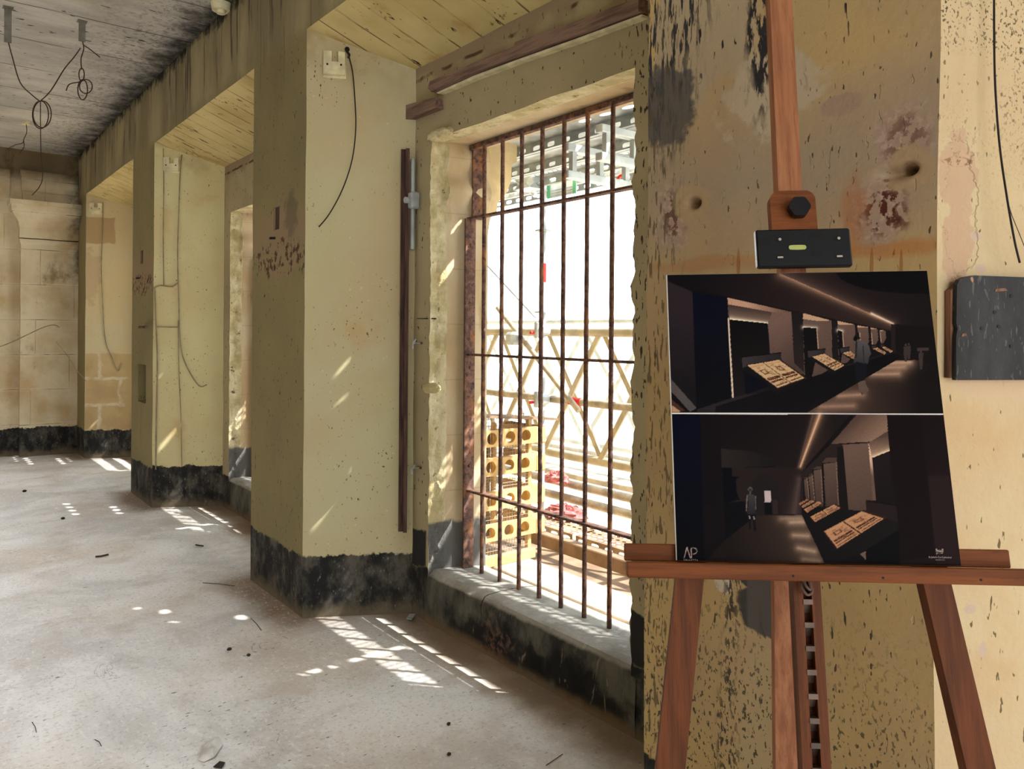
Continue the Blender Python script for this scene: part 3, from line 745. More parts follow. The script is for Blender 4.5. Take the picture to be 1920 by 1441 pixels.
tag(mk('tie_cable', MB().tube([a, b], .008, 8), M_GALV, smooth=True), 'thin straight tie cable running down to the upright scaffold post', 'cable')
a, b = on(965, 617, 0, 3.69), on(1085, 770, 0, 3.69)
t = thing('diagonal_brace', tuple(a), 'dusty diagonal tube with a clamp crossing the girder', 'tube')
mk('pipe', MB().tube([a+(a-b)*.3, b], .02, 12), M_TUBE, t, True)
mk('coupler', MB().box((a.x-.08, a.y-.07, a.z-.12), (a.x+.02, a.y+.03, a.z-.02), bev=.02), M_GALV, t)
# small plate fixed to the far rail, red strap
a, b = on(1027, 338, 0, 3.8), on(1080, 362, 0, 3.8)
t = thing('rail_label', ((a.x+b.x)/2, (a.y+b.y)/2, b.z), 'small white plate with green ends hanging under the overhead deck', 'plate')
ya, yb = a.y, b.y; y_lo, y_hi = min(ya, yb), max(ya, yb); zl, zh = min(a.z, b.z), max(a.z, b.z)
mk('plate', MB().box((3.8, y_lo, zl), (3.806, y_hi, zh)), M_ALU, t)
M_GREEN = flat('green_paint', (96, 172, 128), .5)
for q in (y_lo, y_hi-.03): mk('green_end', MB().box((3.794, q, zl), (3.7995, q+.03, zh)), M_GREEN, t)
for i in range(3): mk('stripe', MB().box((3.796, y_lo+.04, zl+.012+i*.02), (3.7995, y_hi-.04, zl+.017+i*.02)), M_GALV, t)
mk('hanger_wire', MB().tube([(3.803, (y_lo+y_hi)/2, zh), (3.803, (y_lo+y_hi)/2, 2.75)], .002, 6), M_GALV, t)
pts = [on(x, y, 0, 3.7) for x, y in ((1158, 336), (1162, 330), (1168, 328), (1174, 329))]
tag(mk('red_strap', MB().tube(pts, .01, 8), M_RED, smooth=True), 'short curved red strap under the overhead deck at the window right side', 'strap')
# netting heaps on the deck
def heap(c, r, mat, name, label, cat):
    mb = MB(); c = Vector(c)
    mb.grid(lambda u, v: tuple(c+Vector((math.cos(u)*math.cos(v)*r[0], math.sin(u)*math.cos(v)*r[1], math.sin(v)*r[2]))*(1+.35*mn.noise(Vector((math.cos(u)*2, math.sin(u)*2, v*3))*1.6+c))), rng(0, 2*math.pi, .2), rng(-.2, math.pi/2, .17))
    tag(mk(name, mb, mat), label, cat)
q = on(1042, 835, 0, 4.2); heap((4.22, q.y, .385), (.08, .12, .07), M_BRK, 'netting_bundle', 'upper red and white netting bundle beside the crate', 'netting')
q = on(1045, 885, 0, 4.1); heap((4.11, q.y-.1, .165), (.12, .2, .07), M_BRK, 'netting_bundle', 'lower red and white netting bundle lying on the dusty tubes', 'netting')
# ventilated timber crate against the facade
def hole_board(mb, x0, x1, z0, z1, y, th, cx, rad):
    """board in the XZ plane with round holes"""
    cuts = [x0]+[(cx[i]+cx[i+1])/2 for i in range(len(cx)-1)]+[x1]; zc = (z0+z1)/2; N = 24
    for yy in (y, y+th):
        for i, c in enumerate(cx):
            a, b = cuts[i], cuts[i+1]; o = []; q = []
            for k in range(N):
                t = 2*math.pi*k/N+math.pi/4; dx, dz = math.cos(t), math.sin(t); m = max(abs(dx), abs(dz)); ux, uz = dx/m, dz/m
                o.append((c+(ux*(b-c) if ux > 0 else ux*(c-a)), yy, zc+uz*(z1-z0)/2)); q.append((c+dx*rad, yy, zc+dz*rad))
            for k in range(N): mb.quad(o[k], o[(k+1) % N], q[(k+1) % N], q[k])
    for c in cx:
        for k in range(N):
            t = 2*math.pi*k/N; t2 = 2*math.pi*(k+1)/N
            mb.quad((c+math.cos(t)*rad, y, zc+math.sin(t)*rad), (c+math.cos(t2)*rad, y, zc+math.sin(t2)*rad), (c+math.cos(t2)*rad, y+th, zc+math.sin(t2)*rad), (c+math.cos(t)*rad, y+th, zc+math.sin(t)*rad))
    for p in ((x0, z0, x1, z0), (x0, z1, x1, z1), (x0, z0, x0, z1), (x1, z0, x1, z1)):
        mb.quad((p[0], y, p[1]), (p[2], y, p[3]), (p[2], y+th, p[3]), (p[0], y+th, p[1]))
CY = 3.67; cr = thing('ventilated_crate', (2.88, CY, .20), 'tall tan timber crate with round holes and wire mesh outside the window', 'crate')
rowsz = [(.917, 1.017), (.742, .848), (.541, .647), (.353, .45)]
for i, (z0, z1) in enumerate(rowsz):
    mb = MB(); hole_board(mb, 2.645, 3.09, z0, z1, CY-(.0 if i % 2 else .008), .03, (2.737, 2.877, 3.0), .036)
    mk('holed_board', mb, M_TAN, cr)
    mk('side_block', MB().box((3.09, CY+.002, z0-.01), (3.17, CY+.35, z1-.005), bev=.008), M_TAN, cr)
zs = [(1.017, 1.10), (.848, .917), (.647, .742), (.45, .541), (.26, .353)]
for z0, z1 in zs:
    mb = MB()
    for x in rng(2.66, 3.05, .021): mb.tube([(x, CY+.034, z0), (x, CY+.034, z1)], .0016, 5, False)
    for z in rng(z0, z1, .021): mb.tube([(2.65, CY+.034, z), (3.06, CY+.034, z)], .0016, 5, False)
    mk('wire_mesh', mb, M_MESHW, cr)
for x in (2.645, 3.05): mk('post', MB().box((x, CY+.032, .20), (x+.03, CY+.06, 1.08), bev=.003), M_TAN, cr)
for x in (2.645, 3.05): mk('post', MB().box((x, CY+.40, .20), (x+.03, CY+.43, 1.0), bev=.003), M_TAN, cr)
mk('bottom_rail', MB().box((2.645, CY, .20), (3.09, CY+.03, .26), bev=.003), M_TAN, cr)
mk('back_panel', MB().box((2.70, CY+.43, .25), (3.05, CY+.445, .95)), M_TAN2, cr)
mk('lid', MB().prism([(2.63, CY-.02, 1.115), (3.25, CY-.02, 1.06), (3.25, CY-.02, 1.045), (2.63, CY-.02, 1.10)], (0, .48, -.02)), M_TAN2, cr)
# cable sagging below the sill edge, outside
pts = [on(x, y, 0, 2.69) for x, y in ((905, 1058), (955, 1085), (1010, 1108), (1060, 1142), (1110, 1168), (1185, 1205))]
tag(mk('white_cable', MB().tube(pts, .006, 8), M_PALE, smooth=True), 'white cable sagging along the outer edge of the sill', 'cable')
# stone console of the facade moulding seen at the upper left of the window
mb = MB(); y0 = WY(1)[1]-.02
prof = [(XO, 2.18), (XO+.03, 2.20), (XO+.05, 2.27), (XO+.09, 2.29), (XO+.10, 2.36), (XO+.16, 2.42), (XO+.20, 2.50), (XO+.20, 2.60), (XO+.24, 2.62), (XO+.24, 2.72), (XO, 2.74)]
mb.prism([(x, y0, z) for x, z in prof], (0, .4, 0)); o = mk('trim_5', mb, M_OUT); o['kind'] = 'structure'
# sunlit houses across the street, far out
for i, (y, w, h, x) in enumerate(((6, 9, 2.2, 30), (17, 10, 3.6, 32), (30, 12, 1.6, 34))):
    t = thing('far_house', (x+3, y+w/2, -3), ('low pale house across the street, right of the post', 'taller pale house across the street', 'pale house across the street, farthest left')[i], 'house', 'sunlit houses across the street')
    mk('walls', MB().box((x, y, -3), (x+6, y+w, -3+h)), M_STREET, t)
    mk('parapet', MB().box((x-.1, y-.1, -3+h), (x+6.1, y+w+.1, -2.75+h)), M_STREET, t)
    for j in range(3): mk('window', MB().box((x-.03, y+1+j*w/3.3, -2.4), (x+.02, y+2+j*w/3.3, -1.5)), M_GALV, t)
# ================================================================== window grilles
def m_rust():
    g = G('rusted_iron', .8)
    c = g.mix(g.ss(g.n(26, 6, .65), .38, .62), lin((84, 62, 56)), lin((124, 92, 78)))
    c = g.fade(c, (158, 104, 60), g.ss(g.n(14, 5, st=(1, 1, .4)), .55, .68)*.55)
    c = g.fade(c, (52, 40, 38), g.ss(g.n(40, 4), .55, .65)*.7)
    g.bump(g.n(70, 5, .7), .004, .9); return g.out(c, .85)
M_RUST = m_rust()
XG = 2.49
def grille(w, label):
    b0 = WY(w)[1]; y_r = WY(w)[0]+.005
    t = thing('window_grille', (XG, (b0+y_r)/2, SILL-.01), label, 'grille', 'rusted iron bar grilles in the windows')
    mk('frame_bar', MB().box((XG-.035, b0-.075, SILL-.01), (XG+.035, b0-.062, 2.238), bev=.002), M_RUST, t)
    mk('frame_bar', MB().box((XG+.01, b0-.078, 2.238), (XG+.08, b0-.065, 2.65), bev=.002), M_RUST, t)
    mk('head_rail', MB().box((XG-.005, y_r, 2.625), (XG+.03, b0-.06, 2.652), bev=.003), M_RUST, t)
    for z in (2.238, 1.474, .712):
        mk('cross_bar', MB().box((XG-.022, y_r, z-.006), (XG+.022, b0-.06, z+.006), bev=.002), M_RUST, t)
    for i in range(9):
        y = b0-.202-.1627*i
        pts = [(XG, y, z) for z in rng(SILL-.03, 2.635, .045)]
        mk('bar', MB().tube(pts, .0112, 10, wob=.16), M_RUST, t, True)
    for z in (.85, 1.40, 2.09): mk('rivet', MB().disc((XG+.005, b0-.075, z), (0, -1, 0), .009, .006, 10), M_RUST, t)
    return t
g1 = grille(1, 'rusted iron bar grille in the big window behind the poster easel')
dup(g1, (0, PER, 0), 'rusted iron bar grille in the second window, seen edge on')
# ================================================================== fittings inside
JN = Vector((-SPL, -(XW-XF), 0)).normalized(); JD = Vector((XW-XF, -SPL, 0)).normalized()
JP = lambda k: Vector((XF, YF(k), 0))
def oj(px, py, k, off=0): return onp(px, py, JP(k)+JN*off, JN)
def wood_mat(name, col, dark, axis, grain=1.0, rough=.75):
    """axis: long direction of the piece"""
    g = G(name, rough); a = Vector(axis).normalized(); p = a.orthogonal().normalized(); q = a.cross(p)
    v = g.comb(g.vm(g.P, tuple(p), 'DOT_PRODUCT')*11, g.vm(g.P, tuple(q), 'DOT_PRODUCT')*11, g.vm(g.P, tuple(a), 'DOT_PRODUCT')*.8)
    n1 = g.n(5*grain, 6, .6, vec=v); n2 = g.n(22*grain, 4, .6, vec=v)
    c = g.mix(g.ss(n1, .36, .66), lin(col), lin(dark)); c = g.mix(g.ss(n2, .55, .7)*.35, c, lin(tuple(x*.7 for x in dark)))
    g.bump(n2, .002, .4); return g.out(c, rough)
M_CREAM = flat('cream_painted_wood', (224, 214, 176), .7, 0, .1)
M_BLACK = flat('black_cable_sheath', (34, 31, 30), .6)
M_WIRE = flat('brown_wire', (70, 52, 44), .6)
M_DWIRE = flat('dusty_grey_wire', (150, 138, 110), .8)
M_BATV = wood_mat('maroon_stained_batten', (98, 72, 62), (60, 42, 38), (0, 0, 1))
M_BATH = wood_mat('weathered_mauve_batten', (142, 116, 102), (104, 80, 72), (0, 1, 0))
def u_block(k, x0, y0, x1, y1, label):
    a = oj(x0, y0, k); b = oj(x1, y0, k); c = oj((x0+x1)/2, y1, k)
    zt, zb = (a.z+b.z)/2, c.z; O = a.copy(); O.z = zb; u = (b-a); u.z = 0; w = u.length; u.normalize(); h = zt-zb
    M = lambda s, z: O+u*s+Vector((0, 0, z))
    t = thing('notched_bracket', tuple(M(w/2, 0)), label, 'bracket', 'cream notched brackets high on the window jambs')
    pl = [M(0, 0), M(w, 0), M(w, h*.97), M(w*.69, h), M(w*.69, h*.55), M(w*.38, h*.55), M(w*.38, h), M(0, h)]
    mk('block', MB().prism(pl, JN*.045), M_CREAM, t)
    mk('back_plate', MB().prism([M(-.004, -.012), M(w+.004, -.012), M(w+.004, h*.5), M(-.004, h*.5)], JN*.012), M_CREAM, t)
    for s in (.18, .82): mk('screw', MB().disc(M(w*s, h*.42)+JN*.045, JN, .006, .002, 10), M_BLACK, t)
u_block(1, 608, 101, 648, 144, 'cream notched bracket high on the nearest yellow jamb')
u_block(2, 309, 297, 337, 322, 'cream notched bracket high on the second yellow jamb')
u_block(3, 170, 381, 193, 400, 'cream notched bracket high on the farthest jamb')
def smooth_pts(P, n=5):
    out = []
    for i in range(len(P)-1):
        p0 = P[max(i-1, 0)]; p1 = P[i]; p2 = P[i+1]; p3 = P[min(i+2, len(P)-1)]
        for j in range(n):
            t = j/n; out.append(.5*((2*p1)+(p2-p0)*t+(2*p0-5*p1+4*p2-p3)*t*t+(3*p1-p0-3*p2+p3)*t**3))
    return out+[P[-1]]
def cable(name, pts, r, mat, label, cat='cable', group=None, parts=None):
    return tag(mk(name, MB().tube(smooth_pts(pts), r, 7), mat, smooth=True), label, cat, group)
P = [(652, 97), (656, 112), (661, 135), (665, 180), (667, 240), (660, 300), (642, 355), (618, 400), (598, 425)]
offs = [.012, .02, .03, .05, .07, .09, .09, .06, .03]
ct = thing('hanging_cable', tuple(oj(652, 97, 1)), 'black cable curving down from a hook on the nearest yellow jamb', 'cable')
mk('sheath', MB().tube(smooth_pts([oj(x, y, 1, d) for (x, y), d in zip(P, offs)]), .0035, 7), M_BLACK, ct, True)
mk('hook', MB().tube(smooth_pts([oj(x, y, 1, d) for x, y, d in ((651, 92, 0), (650, 96, .03), (655, 102, .035), (653, 108, .02))]), .006, 8).disc(oj(651, 93, 1), JN, .014, .008, 12), M_BLACK, ct, True)
P = [(341, 290), (338, 320), (335, 400), (333, 480), (335, 560), (338, 640), (347, 680), (372, 722), (388, 721)]
cable('jamb_cable', [oj(x, y, 2, .012) for x, y in P], .005, M_DWIRE, 'grey cable down the second yellow jamb ending in a bent tail', 'cable', 'cables on the second jamb')
cable('jamb_cable', [oj(x, y, 2, .01) for x, y in ((306, 278), (307, 340), (306, 440), (307, 534))], .004, M_DWIRE, 'grey cable from the second bracket down to a ragged chase', 'cable', 'cables on the second jamb')
cable('jamb_cable', [oj(x, y, 2, .01) for x, y in ((290, 540), (292, 600), (295, 680), (293, 780), (292, 880))], .006, M_DWIRE, 'thick grey cable down the near edge of the second yellow jamb', 'cable', 'cables on the second jamb')
cable('jamb_cable', [oj(x, y, 2, .01) for x, y in ((334, 600), (335, 680), (339, 780), (341, 875))], .004, M_DWIRE, 'straight thin cable reaching the dark base of the second jamb', 'cable', 'cables on the second jamb')
cable('jamb_cable', [oj(x, y, 2, .01) for x, y in ((288, 540), (300, 535), (322, 537), (333, 530))], .006, M_DWIRE, 'short level cable in the upper chase of the second jamb', 'cable', 'cables on the second jamb')
cable('jamb_cable', [oj(x, y, 2, .01) for x, y in ((293, 612), (315, 613), (336, 613))], .005, M_DWIRE, 'short level cable in the lower chase of the second jamb', 'cable', 'cables on the second jamb')
a = on(272, 613, 0, XF); b = on(288, 613, 0, XF)
tag(mk('iron_stub', MB().tube([Vector((XF+.02, a.y, a.z)), Vector((XF-.05, a.y-.01, a.z)), Vector((XF-.06, b.y, b.z))], .012, 8), M_RUST, smooth=True), 'short rusty iron stub sticking out of the second pier', 'iron stub')
cable('jamb_cable', [oj(x, y, 3, .012) for x, y in ((193, 380), (192, 440), (190, 500), (193, 580), (198, 640), (210, 670), (221, 695), (228, 681))], .005, M_DWIRE, 'thin cable hanging down the farthest jamb with a hooked end')
# near jamb: black board and cable
M_BB = G('scuffed_black_board', .55)
g = M_BB; c = g.mix(g.ss(g.n(9, 6, .65, st=(1, 1, .35)), .36, .68), lin((28, 30, 34)), lin((50, 52, 56)))
c = g.fade(c, (110, 108, 106), g.speck(150, .64, (1, 1, .2))*.4); c = g.fade(c, (170, 130, 104), g.speck(24, .70, (1, 1, .8)))
g.bump(g.n(40, 5), .003, .6); g.out(c, .5)
M_BB = g.mat
M_BBE = wood_mat('bare_board_edge', (150, 108, 84), (84, 58, 46), (0, 0, 1))
tl = oj(1794, 518, 0, .032); br = oj(1985, 712, 0, .032)
u = (br-tl); u.z = 0; wd = u.length; u.normalize(); zt, zb = tl.z, br.z; O = Vector((tl.x, tl.y, zb)); h = zt-zb
bt = thing('black_wall_board', tuple(O+u*wd/2-JN*.032), 'scuffed black wooden board fixed to the yellow wall at the right edge', 'board')
def bpt(s, z, d=0): return O+u*s+Vector((0, 0, z))+JN*d
fp = [bpt(0, 0), bpt(wd, 0), bpt(wd, h), bpt(.04, h+.003), bpt(.018, h-.001), bpt(.006, h-.007), bpt(.001, h-.018), bpt(.0, h*.55), bpt(.003, h*.5), bpt(0, h*.42)]
mk('face_board', MB().prism([p-JN*.012 for p in fp], JN*.012), M_BB, bt)
mk('backing_board', MB().prism([bpt(-.004, .004, -.032), bpt(wd, .004, -.032), bpt(wd, h-.004, -.032), bpt(.03, h-.002, -.032), bpt(-.004, h-.03, -.032)], JN*.0195), M_BBE, bt)
for s, z in ((.13, h*.82), (.10, h*.52), (.06, h*.5), (.13, h*.33), (.09, h*.66)): mk('nail_hole_shade', MB().disc(bpt(s, z), JN, .004, .0012, 10), M_BLACK, bt)  # black discs painting the shade inside nail holes
for s, z, ww in ((.09, h*.86, .03), (.012, h*.42, .012), (.16, h*.93, .02)):
    mk('chipped_patch', MB().prism([bpt(s, z, .0002), bpt(s+ww, z+.002, .0002), bpt(s+ww*.8, z+.008, .0002), bpt(s+.002, z+.006, .0002)], JN*.0008), M_BBE, bt)
cable('black_cable', [oj(x, y, 0, d) for x, y, d in ((1864, -60, .03), (1864, 60, .03), (1866, 160, .035), (1874, 270, .04), (1888, 370, .05), (1902, 450, .055), (1912, 492, .045))], .0022, M_BLACK, 'thin black cable hanging down to the black wall board')
cable('thin_wire', [oj(x, y, 0, d) for x, y, d in ((1888, 368, .048), (1896, 400, .03), (1912, 440, .02), (1932, 490, .02))], .0008, M_BLACK, 'hair-thin wire branching off the black cable at the right', 'wire')
# battens on the window wall
def wall_prism(corners, th, mat, name, label, cat, plane=XW):
    P = [on(x, y, 0, plane) for x, y in corners]; return MB().prism(P, (-th, 0, 0))
bt = thing('window_batten', tuple(on(1000, 100, 0, XW)), 'long weathered wooden batten fixed above the big window', 'batten', 'broken battens above the big window')
mk('plank', wall_prism([(822, 156), (905, 122), (980, 92), (983, 84), (1100, 45), (1215, 2), (1215, 28), (1100, 70), (980, 112), (900, 142), (824, 176), (818, 168)], .055, 0, '', '', ''), M_BATH, bt)
mk('lower_bead', wall_prism([(828, 176), (900, 144), (980, 115), (1100, 73), (1215, 31), (1215, 36), (1100, 79), (980, 120), (900, 150), (832, 178)], .035, 0, '', '', ''), M_CREAM, bt)
o = mk('window_batten', wall_prism([(765, 203), (790, 196), (830, 186), (832, 205), (800, 217), (768, 229)], .05, 0, '', '', ''), M_BATH)
tag(o, 'short broken-off wooden batten left of the long one above the window', 'batten', 'broken battens above the big window')
def vbatten(k, x0, x1, y0, y1, label):
    a = oj(x0, y0, k); b = oj(x1, y0, k); c = oj((x0+x1)/2, y1, k); t = thing('corner_batten', (a.x, a.y, c.z), label, 'batten')
    u = b-a; u.z = 0; w = u.length; u.normalize(); O = Vector((a.x, a.y, c.z)); H = a.z-c.z
    def q(s0, s1, d0, d1, nm): mk(nm, MB().prism([O+u*s0+JN*d0, O+u*s1+JN*d0, O+u*s1+JN*d1, O+u*s0+JN*d1], (0, 0, H)), M_BATV, t)
    q(0, w, 0, .022, 'back_board'); q(w*.55, w, .022, .05, 'raised_strip')
vbatten(1, 752, 768, 281, 994, 'tall maroon wooden batten in the corner left of the big window')
def conduit(k, x0, y0, y1, by0, by1, label):
    a = on(x0, y0, 0, XW); b = on(x0, y1, 0, XW); c = on(x0, by0, 0, XW); d = on(x0, by1, 0, XW)
    t = thing('conduit_stub', (XW-.03, a.y, b.z), label, 'conduit', 'metal conduit stubs beside the windows'); y = a.y
    mk('pipe', MB().tube([(XW-.03, y, b.z), (XW-.03, y, a.z)], .0135, 12), M_GALV, t, True)
    cl = mk('clamp', MB().box((XW-.06, y-.04, d.z), (XW-.004, y+.012, c.z), bev=.008), M_GALV, t)
    mk('clamp_bolt', MB().disc((XW-.06,  y,  (c.z+d.z)/2), (-1, 0, 0), .018, .02, 12), M_GALV, cl)
conduit(1, 783, 300, 468, 362, 393, 'galvanised conduit stub with a clamp left of the big window')
conduit(2, 414, 420, 520, 458, 474, 'galvanised conduit stub with a clamp beside the second window')
def hook(px, py, label):
    a = on(px, py, 0, XW); t = thing('wall_hook', tuple(a), label, 'hook', 'small iron hooks left of the big window')
    mk('shank', MB().tube([a, a+Vector((-.05, 0, .0))], .005, 8).tube(smooth_pts([a+Vector((-.05, 0, -.03)), a+Vector((-.055, -.01, 0)), a+Vector((-.05, -.03, .022))]), .005, 8), M_GALV, t, True)
    mk('wedge', MB().box((a.x-.006, a.y-.02, a.z-.006), (a.x, a.y+.02, a.z+.006)), M_RUST, t)
hook(789, 643, 'small iron wall hook left of the big window, upper one')
hook(787, 876, 'small iron wall hook left of the big window, lower one')
a = on(800, 597, 0, XW)
tag(mk('iron_spike', MB().tube([a+Vector((.03, -.05, 0)), a+Vector((-.045, .03, 0))], [.004, .002], 8), M_BLACK), 'thin black iron spike sticking out of the broken window edge', 'spike')
a = on(815, 727, 0, XW)
mb = MB(); mb.grid(lambda u, v: tuple(a+Vector((-.02+.05*math.sin(v)*math.cos(u)*1.0, .055*math.cos(v), .028*math.sin(v)*math.sin(u)))*1.0+Vector(mn.noise_vector(Vector((u, v, 1))*1.3))*.008), rng(0, 2*math.pi, .3), rng(0, math.pi, .26))
tag(mk('stone_lump', mb, M_REV), 'rough stone lump jutting from the broken left edge of the window', 'stone')
# broken lintel corner
a = on(828, 252, 0, XW)
mb = MB(); mb.grid(lambda u, v: tuple(a+Vector((-.0+.05*math.sin(v)*math.cos(u), .12*math.cos(v), .03*math.sin(v)*math.sin(u)))+Vector(mn.noise_vector(Vector((u*2, v*2, 4))))*.014), rng(0, 2*math.pi, .25), rng(0, math.pi, .2))
o = sheet('trim_6', mb, M_REV)
# ceiling straps and wires
def at(px, py, d): return EYEP+ray(px, py)*d
M_STRAP = flat('dull_strap', (128, 124, 116), .7)
def strap(px, y0, y1, label, w=.022):
    a = on(px, y0, 2, ZC); d = (a-EYEP).dot(_v); b = at(px, y1, d)
    m = MB().box((a.x-w, a.y-.003, b.z), (a.x+w, a.y+.003, ZC)).box((a.x-w*1.4, a.y-.03, ZC-.006), (a.x+w*1.4, a.y+.03, ZC))
    tag(mk('ceiling_strap', m, M_STRAP), label, 'strap', 'metal straps hanging from the ceiling'); return a, d
a1, d1 = strap(15, 14, 80, 'flat metal strap hanging from the ceiling at the left edge')
a2, d2 = strap(154, 40, 78, 'flat metal strap hanging from the ceiling with looped wires')
def wire(name, pts, d, label, r=.004, mat=M_WIRE, group='wires hanging from the ceiling'):
    dd = d if isinstance(d, (list, tuple)) else [d]*len(pts)
    return cable(name, [at(x, y, q) for (x, y), q in zip(pts, dd)], r, mat, label, 'wire', group)
dm = (d1+d2)/2
wire('slack_wire', [(16, 80), (24, 110), (38, 155), (60, 178), (75, 190)], [d1, d1, d1, dm, dm], 'brown slack wire from the left ceiling strap down to the knot')
wire('slack_wire', [(75, 190), (95, 170), (120, 130), (138, 108), (151, 90)], [dm, dm, d2, d2, d2], 'brown slack wire from the knot up to the second ceiling strap')
lp = lambda cx, cy, rx, ry, n=14, ph=0: [(cx+rx*math.sin(2*math.pi*i/n+ph), cy-ry*math.cos(2*math.pi*i/n+ph)) for i in range(n+1)]
wire('wire_loop', lp(76, 215, 15, 26), dm, 'outer wire loop hanging from the knot under the ceiling')
wire('wire_loop', lp(79, 214, 17, 25), dm*1.003, 'second wire loop hanging in the knot under the ceiling')
wire('drop_wire', [(76, 190), (76, 235), (77, 290), (80, 330), (74, 350), (60, 366)], dm, 'long thin wire dropping from the knot towards the far pilaster', .003)
wire('wire_loop', lp(155, 168, 9, 19), d2, 'small wire loop under the second ceiling strap')
wire('wire_loop', lp(161, 162, 12, 13, 12, .6), d2*1.003, 'round wire loop under the second ceiling strap, right of the small one')
wire('wire_loop', lp(153, 140, 5, 12, 12), d2, 'narrow twisted wire loop just below the second ceiling strap')
wire('slack_wire', [(155, 78), (157, 92), (152, 110), (153, 130)], d2, 'short doubled wire hanging under the second ceiling strap')
wire('slack_wire', [(157, 85), (168, 92), (187, 107)], d2, 'short wire tail pointing right from the second ceiling strap')
wire('slack_wire', [(124, 170), (130, 158), (148, 154)], d2, 'short wire tail curling left of the small loops')
a3 = on(49, 228, 2, ZC); d3 = (a3-EYEP).dot(_v)
tag(mk('ceiling_rose', MB().disc(a3+Vector((0, 0, -.03)), (0, 0, 1), .04, .03, 16), M_CREAM), 'small pale ceiling rose near the far end of the room', 'ceiling rose')
wire('slack_wire', [(49, 232), (50, 248), (45, 260), (42, 268), (28, 272), (12, 280)], d3, 'dark wire hanging left from the small ceiling rose')
wire('slack_wire', [(44, 262), (45, 275), (36, 288)], d3, 'short dark wire tail below the small ceiling rose')
wire('dropped_wire', [(x, y) for x, y in ((111, 613), (100, 609), (80, 614), (50, 628), (20, 642), (-15, 655))], 9.45, 'pale wire stretched across the far pilaster', .006, M_DWIRE, None)
wire('dropped_wire', [(105, 640), (125, 665), (145, 695), (162, 714)], 9.5, 'pale wire slanting from the far pilaster to the corner', .004, M_DWIRE, None)
a = on(420, 8, 2, ZC); d4 = (a-EYEP).dot(_v)
o = mk('cable_outlet', MB().disc(a+Vector((-.02, 0, -.05)), (0, 0, 1), .06, .05, 18, .07).disc(a+Vector((-.02, 0, -.07)), (0, 0, 1), .03, .03, 14), M_CREAM, smooth=True); tag(o, 'dusty cable outlet in the ceiling corner over the second window', 'cable outlet')
# nails in pier one
for i, (x, y) in enumerate(((516, 446), (262, 521))):
    a = on(x, y, 0, XF); tag(mk('nail', MB().tube([a, a+Vector((-.035, 0, -.004))], .007, 8), M_BLACK), ('black nail in the plaster scar of the nearest full pier', 'black nail in the second pier')[i], 'nail')
for i, (q0, q1, dd) in enumerate((((513, 390), (524, 429), .02), ((263, 470), (268, 494), .02))):
    a = on(*q0, 0, XF); b = on(*q1, 0, XF)
    tag(mk('timber_plug', MB().box((XF+.012, min(a.y, b.y), min(a.z, b.z)), (XF+.05, max(a.y, b.y), max(a.z, b.z))), M_BATV), ('dark timber plug set into the nearest full pier', 'small dark timber plug set into the second pier')[i], 'plug')
# debris on the floor
M_PEB = flat('dark_grit', (52, 46, 44), .8); M_STK = flat('dry_stick', (70, 58, 48), .8); M_SCR = flat('clear_plastic_scrap', (206, 202, 196), .35)
def pebble(px, py, r, label):
    c = on(px, py, 2, r*.55)
    mb = MB(); mb.grid(lambda u, v: tuple(c+Vector((math.cos(u)*math.sin(v)*r, math.sin(u)*math.sin(v)*r*.8, math.cos(v)*r*.6))*(1+.35*mn.noise(Vector((math.cos(u), math.sin(u), v))*1.7+c*9))), rng(0, 2*math.pi, .6), rng(0, math.pi, .5))
    tag(mk('pebble', mb, M_PEB), label, 'pebble', 'dark pebbles on the floor')
pebble(841, 1356, .009, 'dark pebble on the floor right of the plastic scrap, farther one')
pebble(842, 1413, .009, 'dark pebble on the floor at the bottom edge of the view')
pebble(430, 1216, .012, 'dark pebble on the floor left of the dappled light')
pebble(466, 1227, .010, 'dark pebble on the floor beside the dappled light, right one')
pebble(46, 920, .02, 'dark pebble on the floor near the far pilaster')
pebble(118, 971, .016, 'dark pebble on the floor near the left light patch')
def stick(P, r, label):
    tag(mk('twig', MB().tube([on(x, y, 2, r+.002) for x, y in P], r, 6), M_STK), label, 'twig', 'dry twigs on the floor')
stick([(179, 1043), (190, 1042), (203, 1039)], .007, 'thick dark twig on the floor at the left')
stick([(367, 1021), (381, 1023)], .006, 'short dark twig on the floor in front of the second window')
stick([(380, 1092), (412, 1094), (440, 1098)], .002, 'long thin twig lying left of the nearest full pier')
stick([(470, 1158), (482, 1170), (490, 1181)], .0018, 'bent twig in the dappled light before the pier')
stick([(1024, 1434), (1045, 1420), (1055, 1413)], .0015, 'thin twig on the floor at the foot of the near wall')
stick([(60, 1353), (66, 1362), (68, 1372)], .0014, 'curved twig on the floor at bottom left')
stick([(178, 1386), (186, 1390), (190, 1398)], .0014, 'small twig on the floor near the bottom left')
P = [on(x, y, 2, .004) for x, y in ((372, 1424), (378, 1400), (398, 1383), (410, 1382), (417, 1396), (402, 1420), (382, 1428))]
mb = MB(); n = len(P); c = sum(P, Vector())/n+Vector((0, 0, .022))
mb.v = [tuple(p+Vector((0, 0, .004*(i % 2)))) for i, p in enumerate(P)]+[tuple(c)]+[tuple(p*.5+c*.5+Vector((0, 0, .006*((i*3) % 2)))) for i, p in enumerate(P)]
for i in range(n): j = (i+1) % n; mb.f += [(i, j, n+1+j, n+1+i), (n+1+i, n+1+j, n)]
tag(mk('plastic_scrap', mb, M_SCR), 'crumpled clear plastic scrap on the floor at the bottom', 'scrap')
P = [on(x, y, 2, .004) for x, y in ((400, 1438), (412, 1428), (422, 1430), (416, 1440))]
tag(mk('metal_scrap', MB().prism(P, (0, 0, .004)), M_PEB), 'dark metal scrap on the floor beside the plastic scrap', 'scrap')
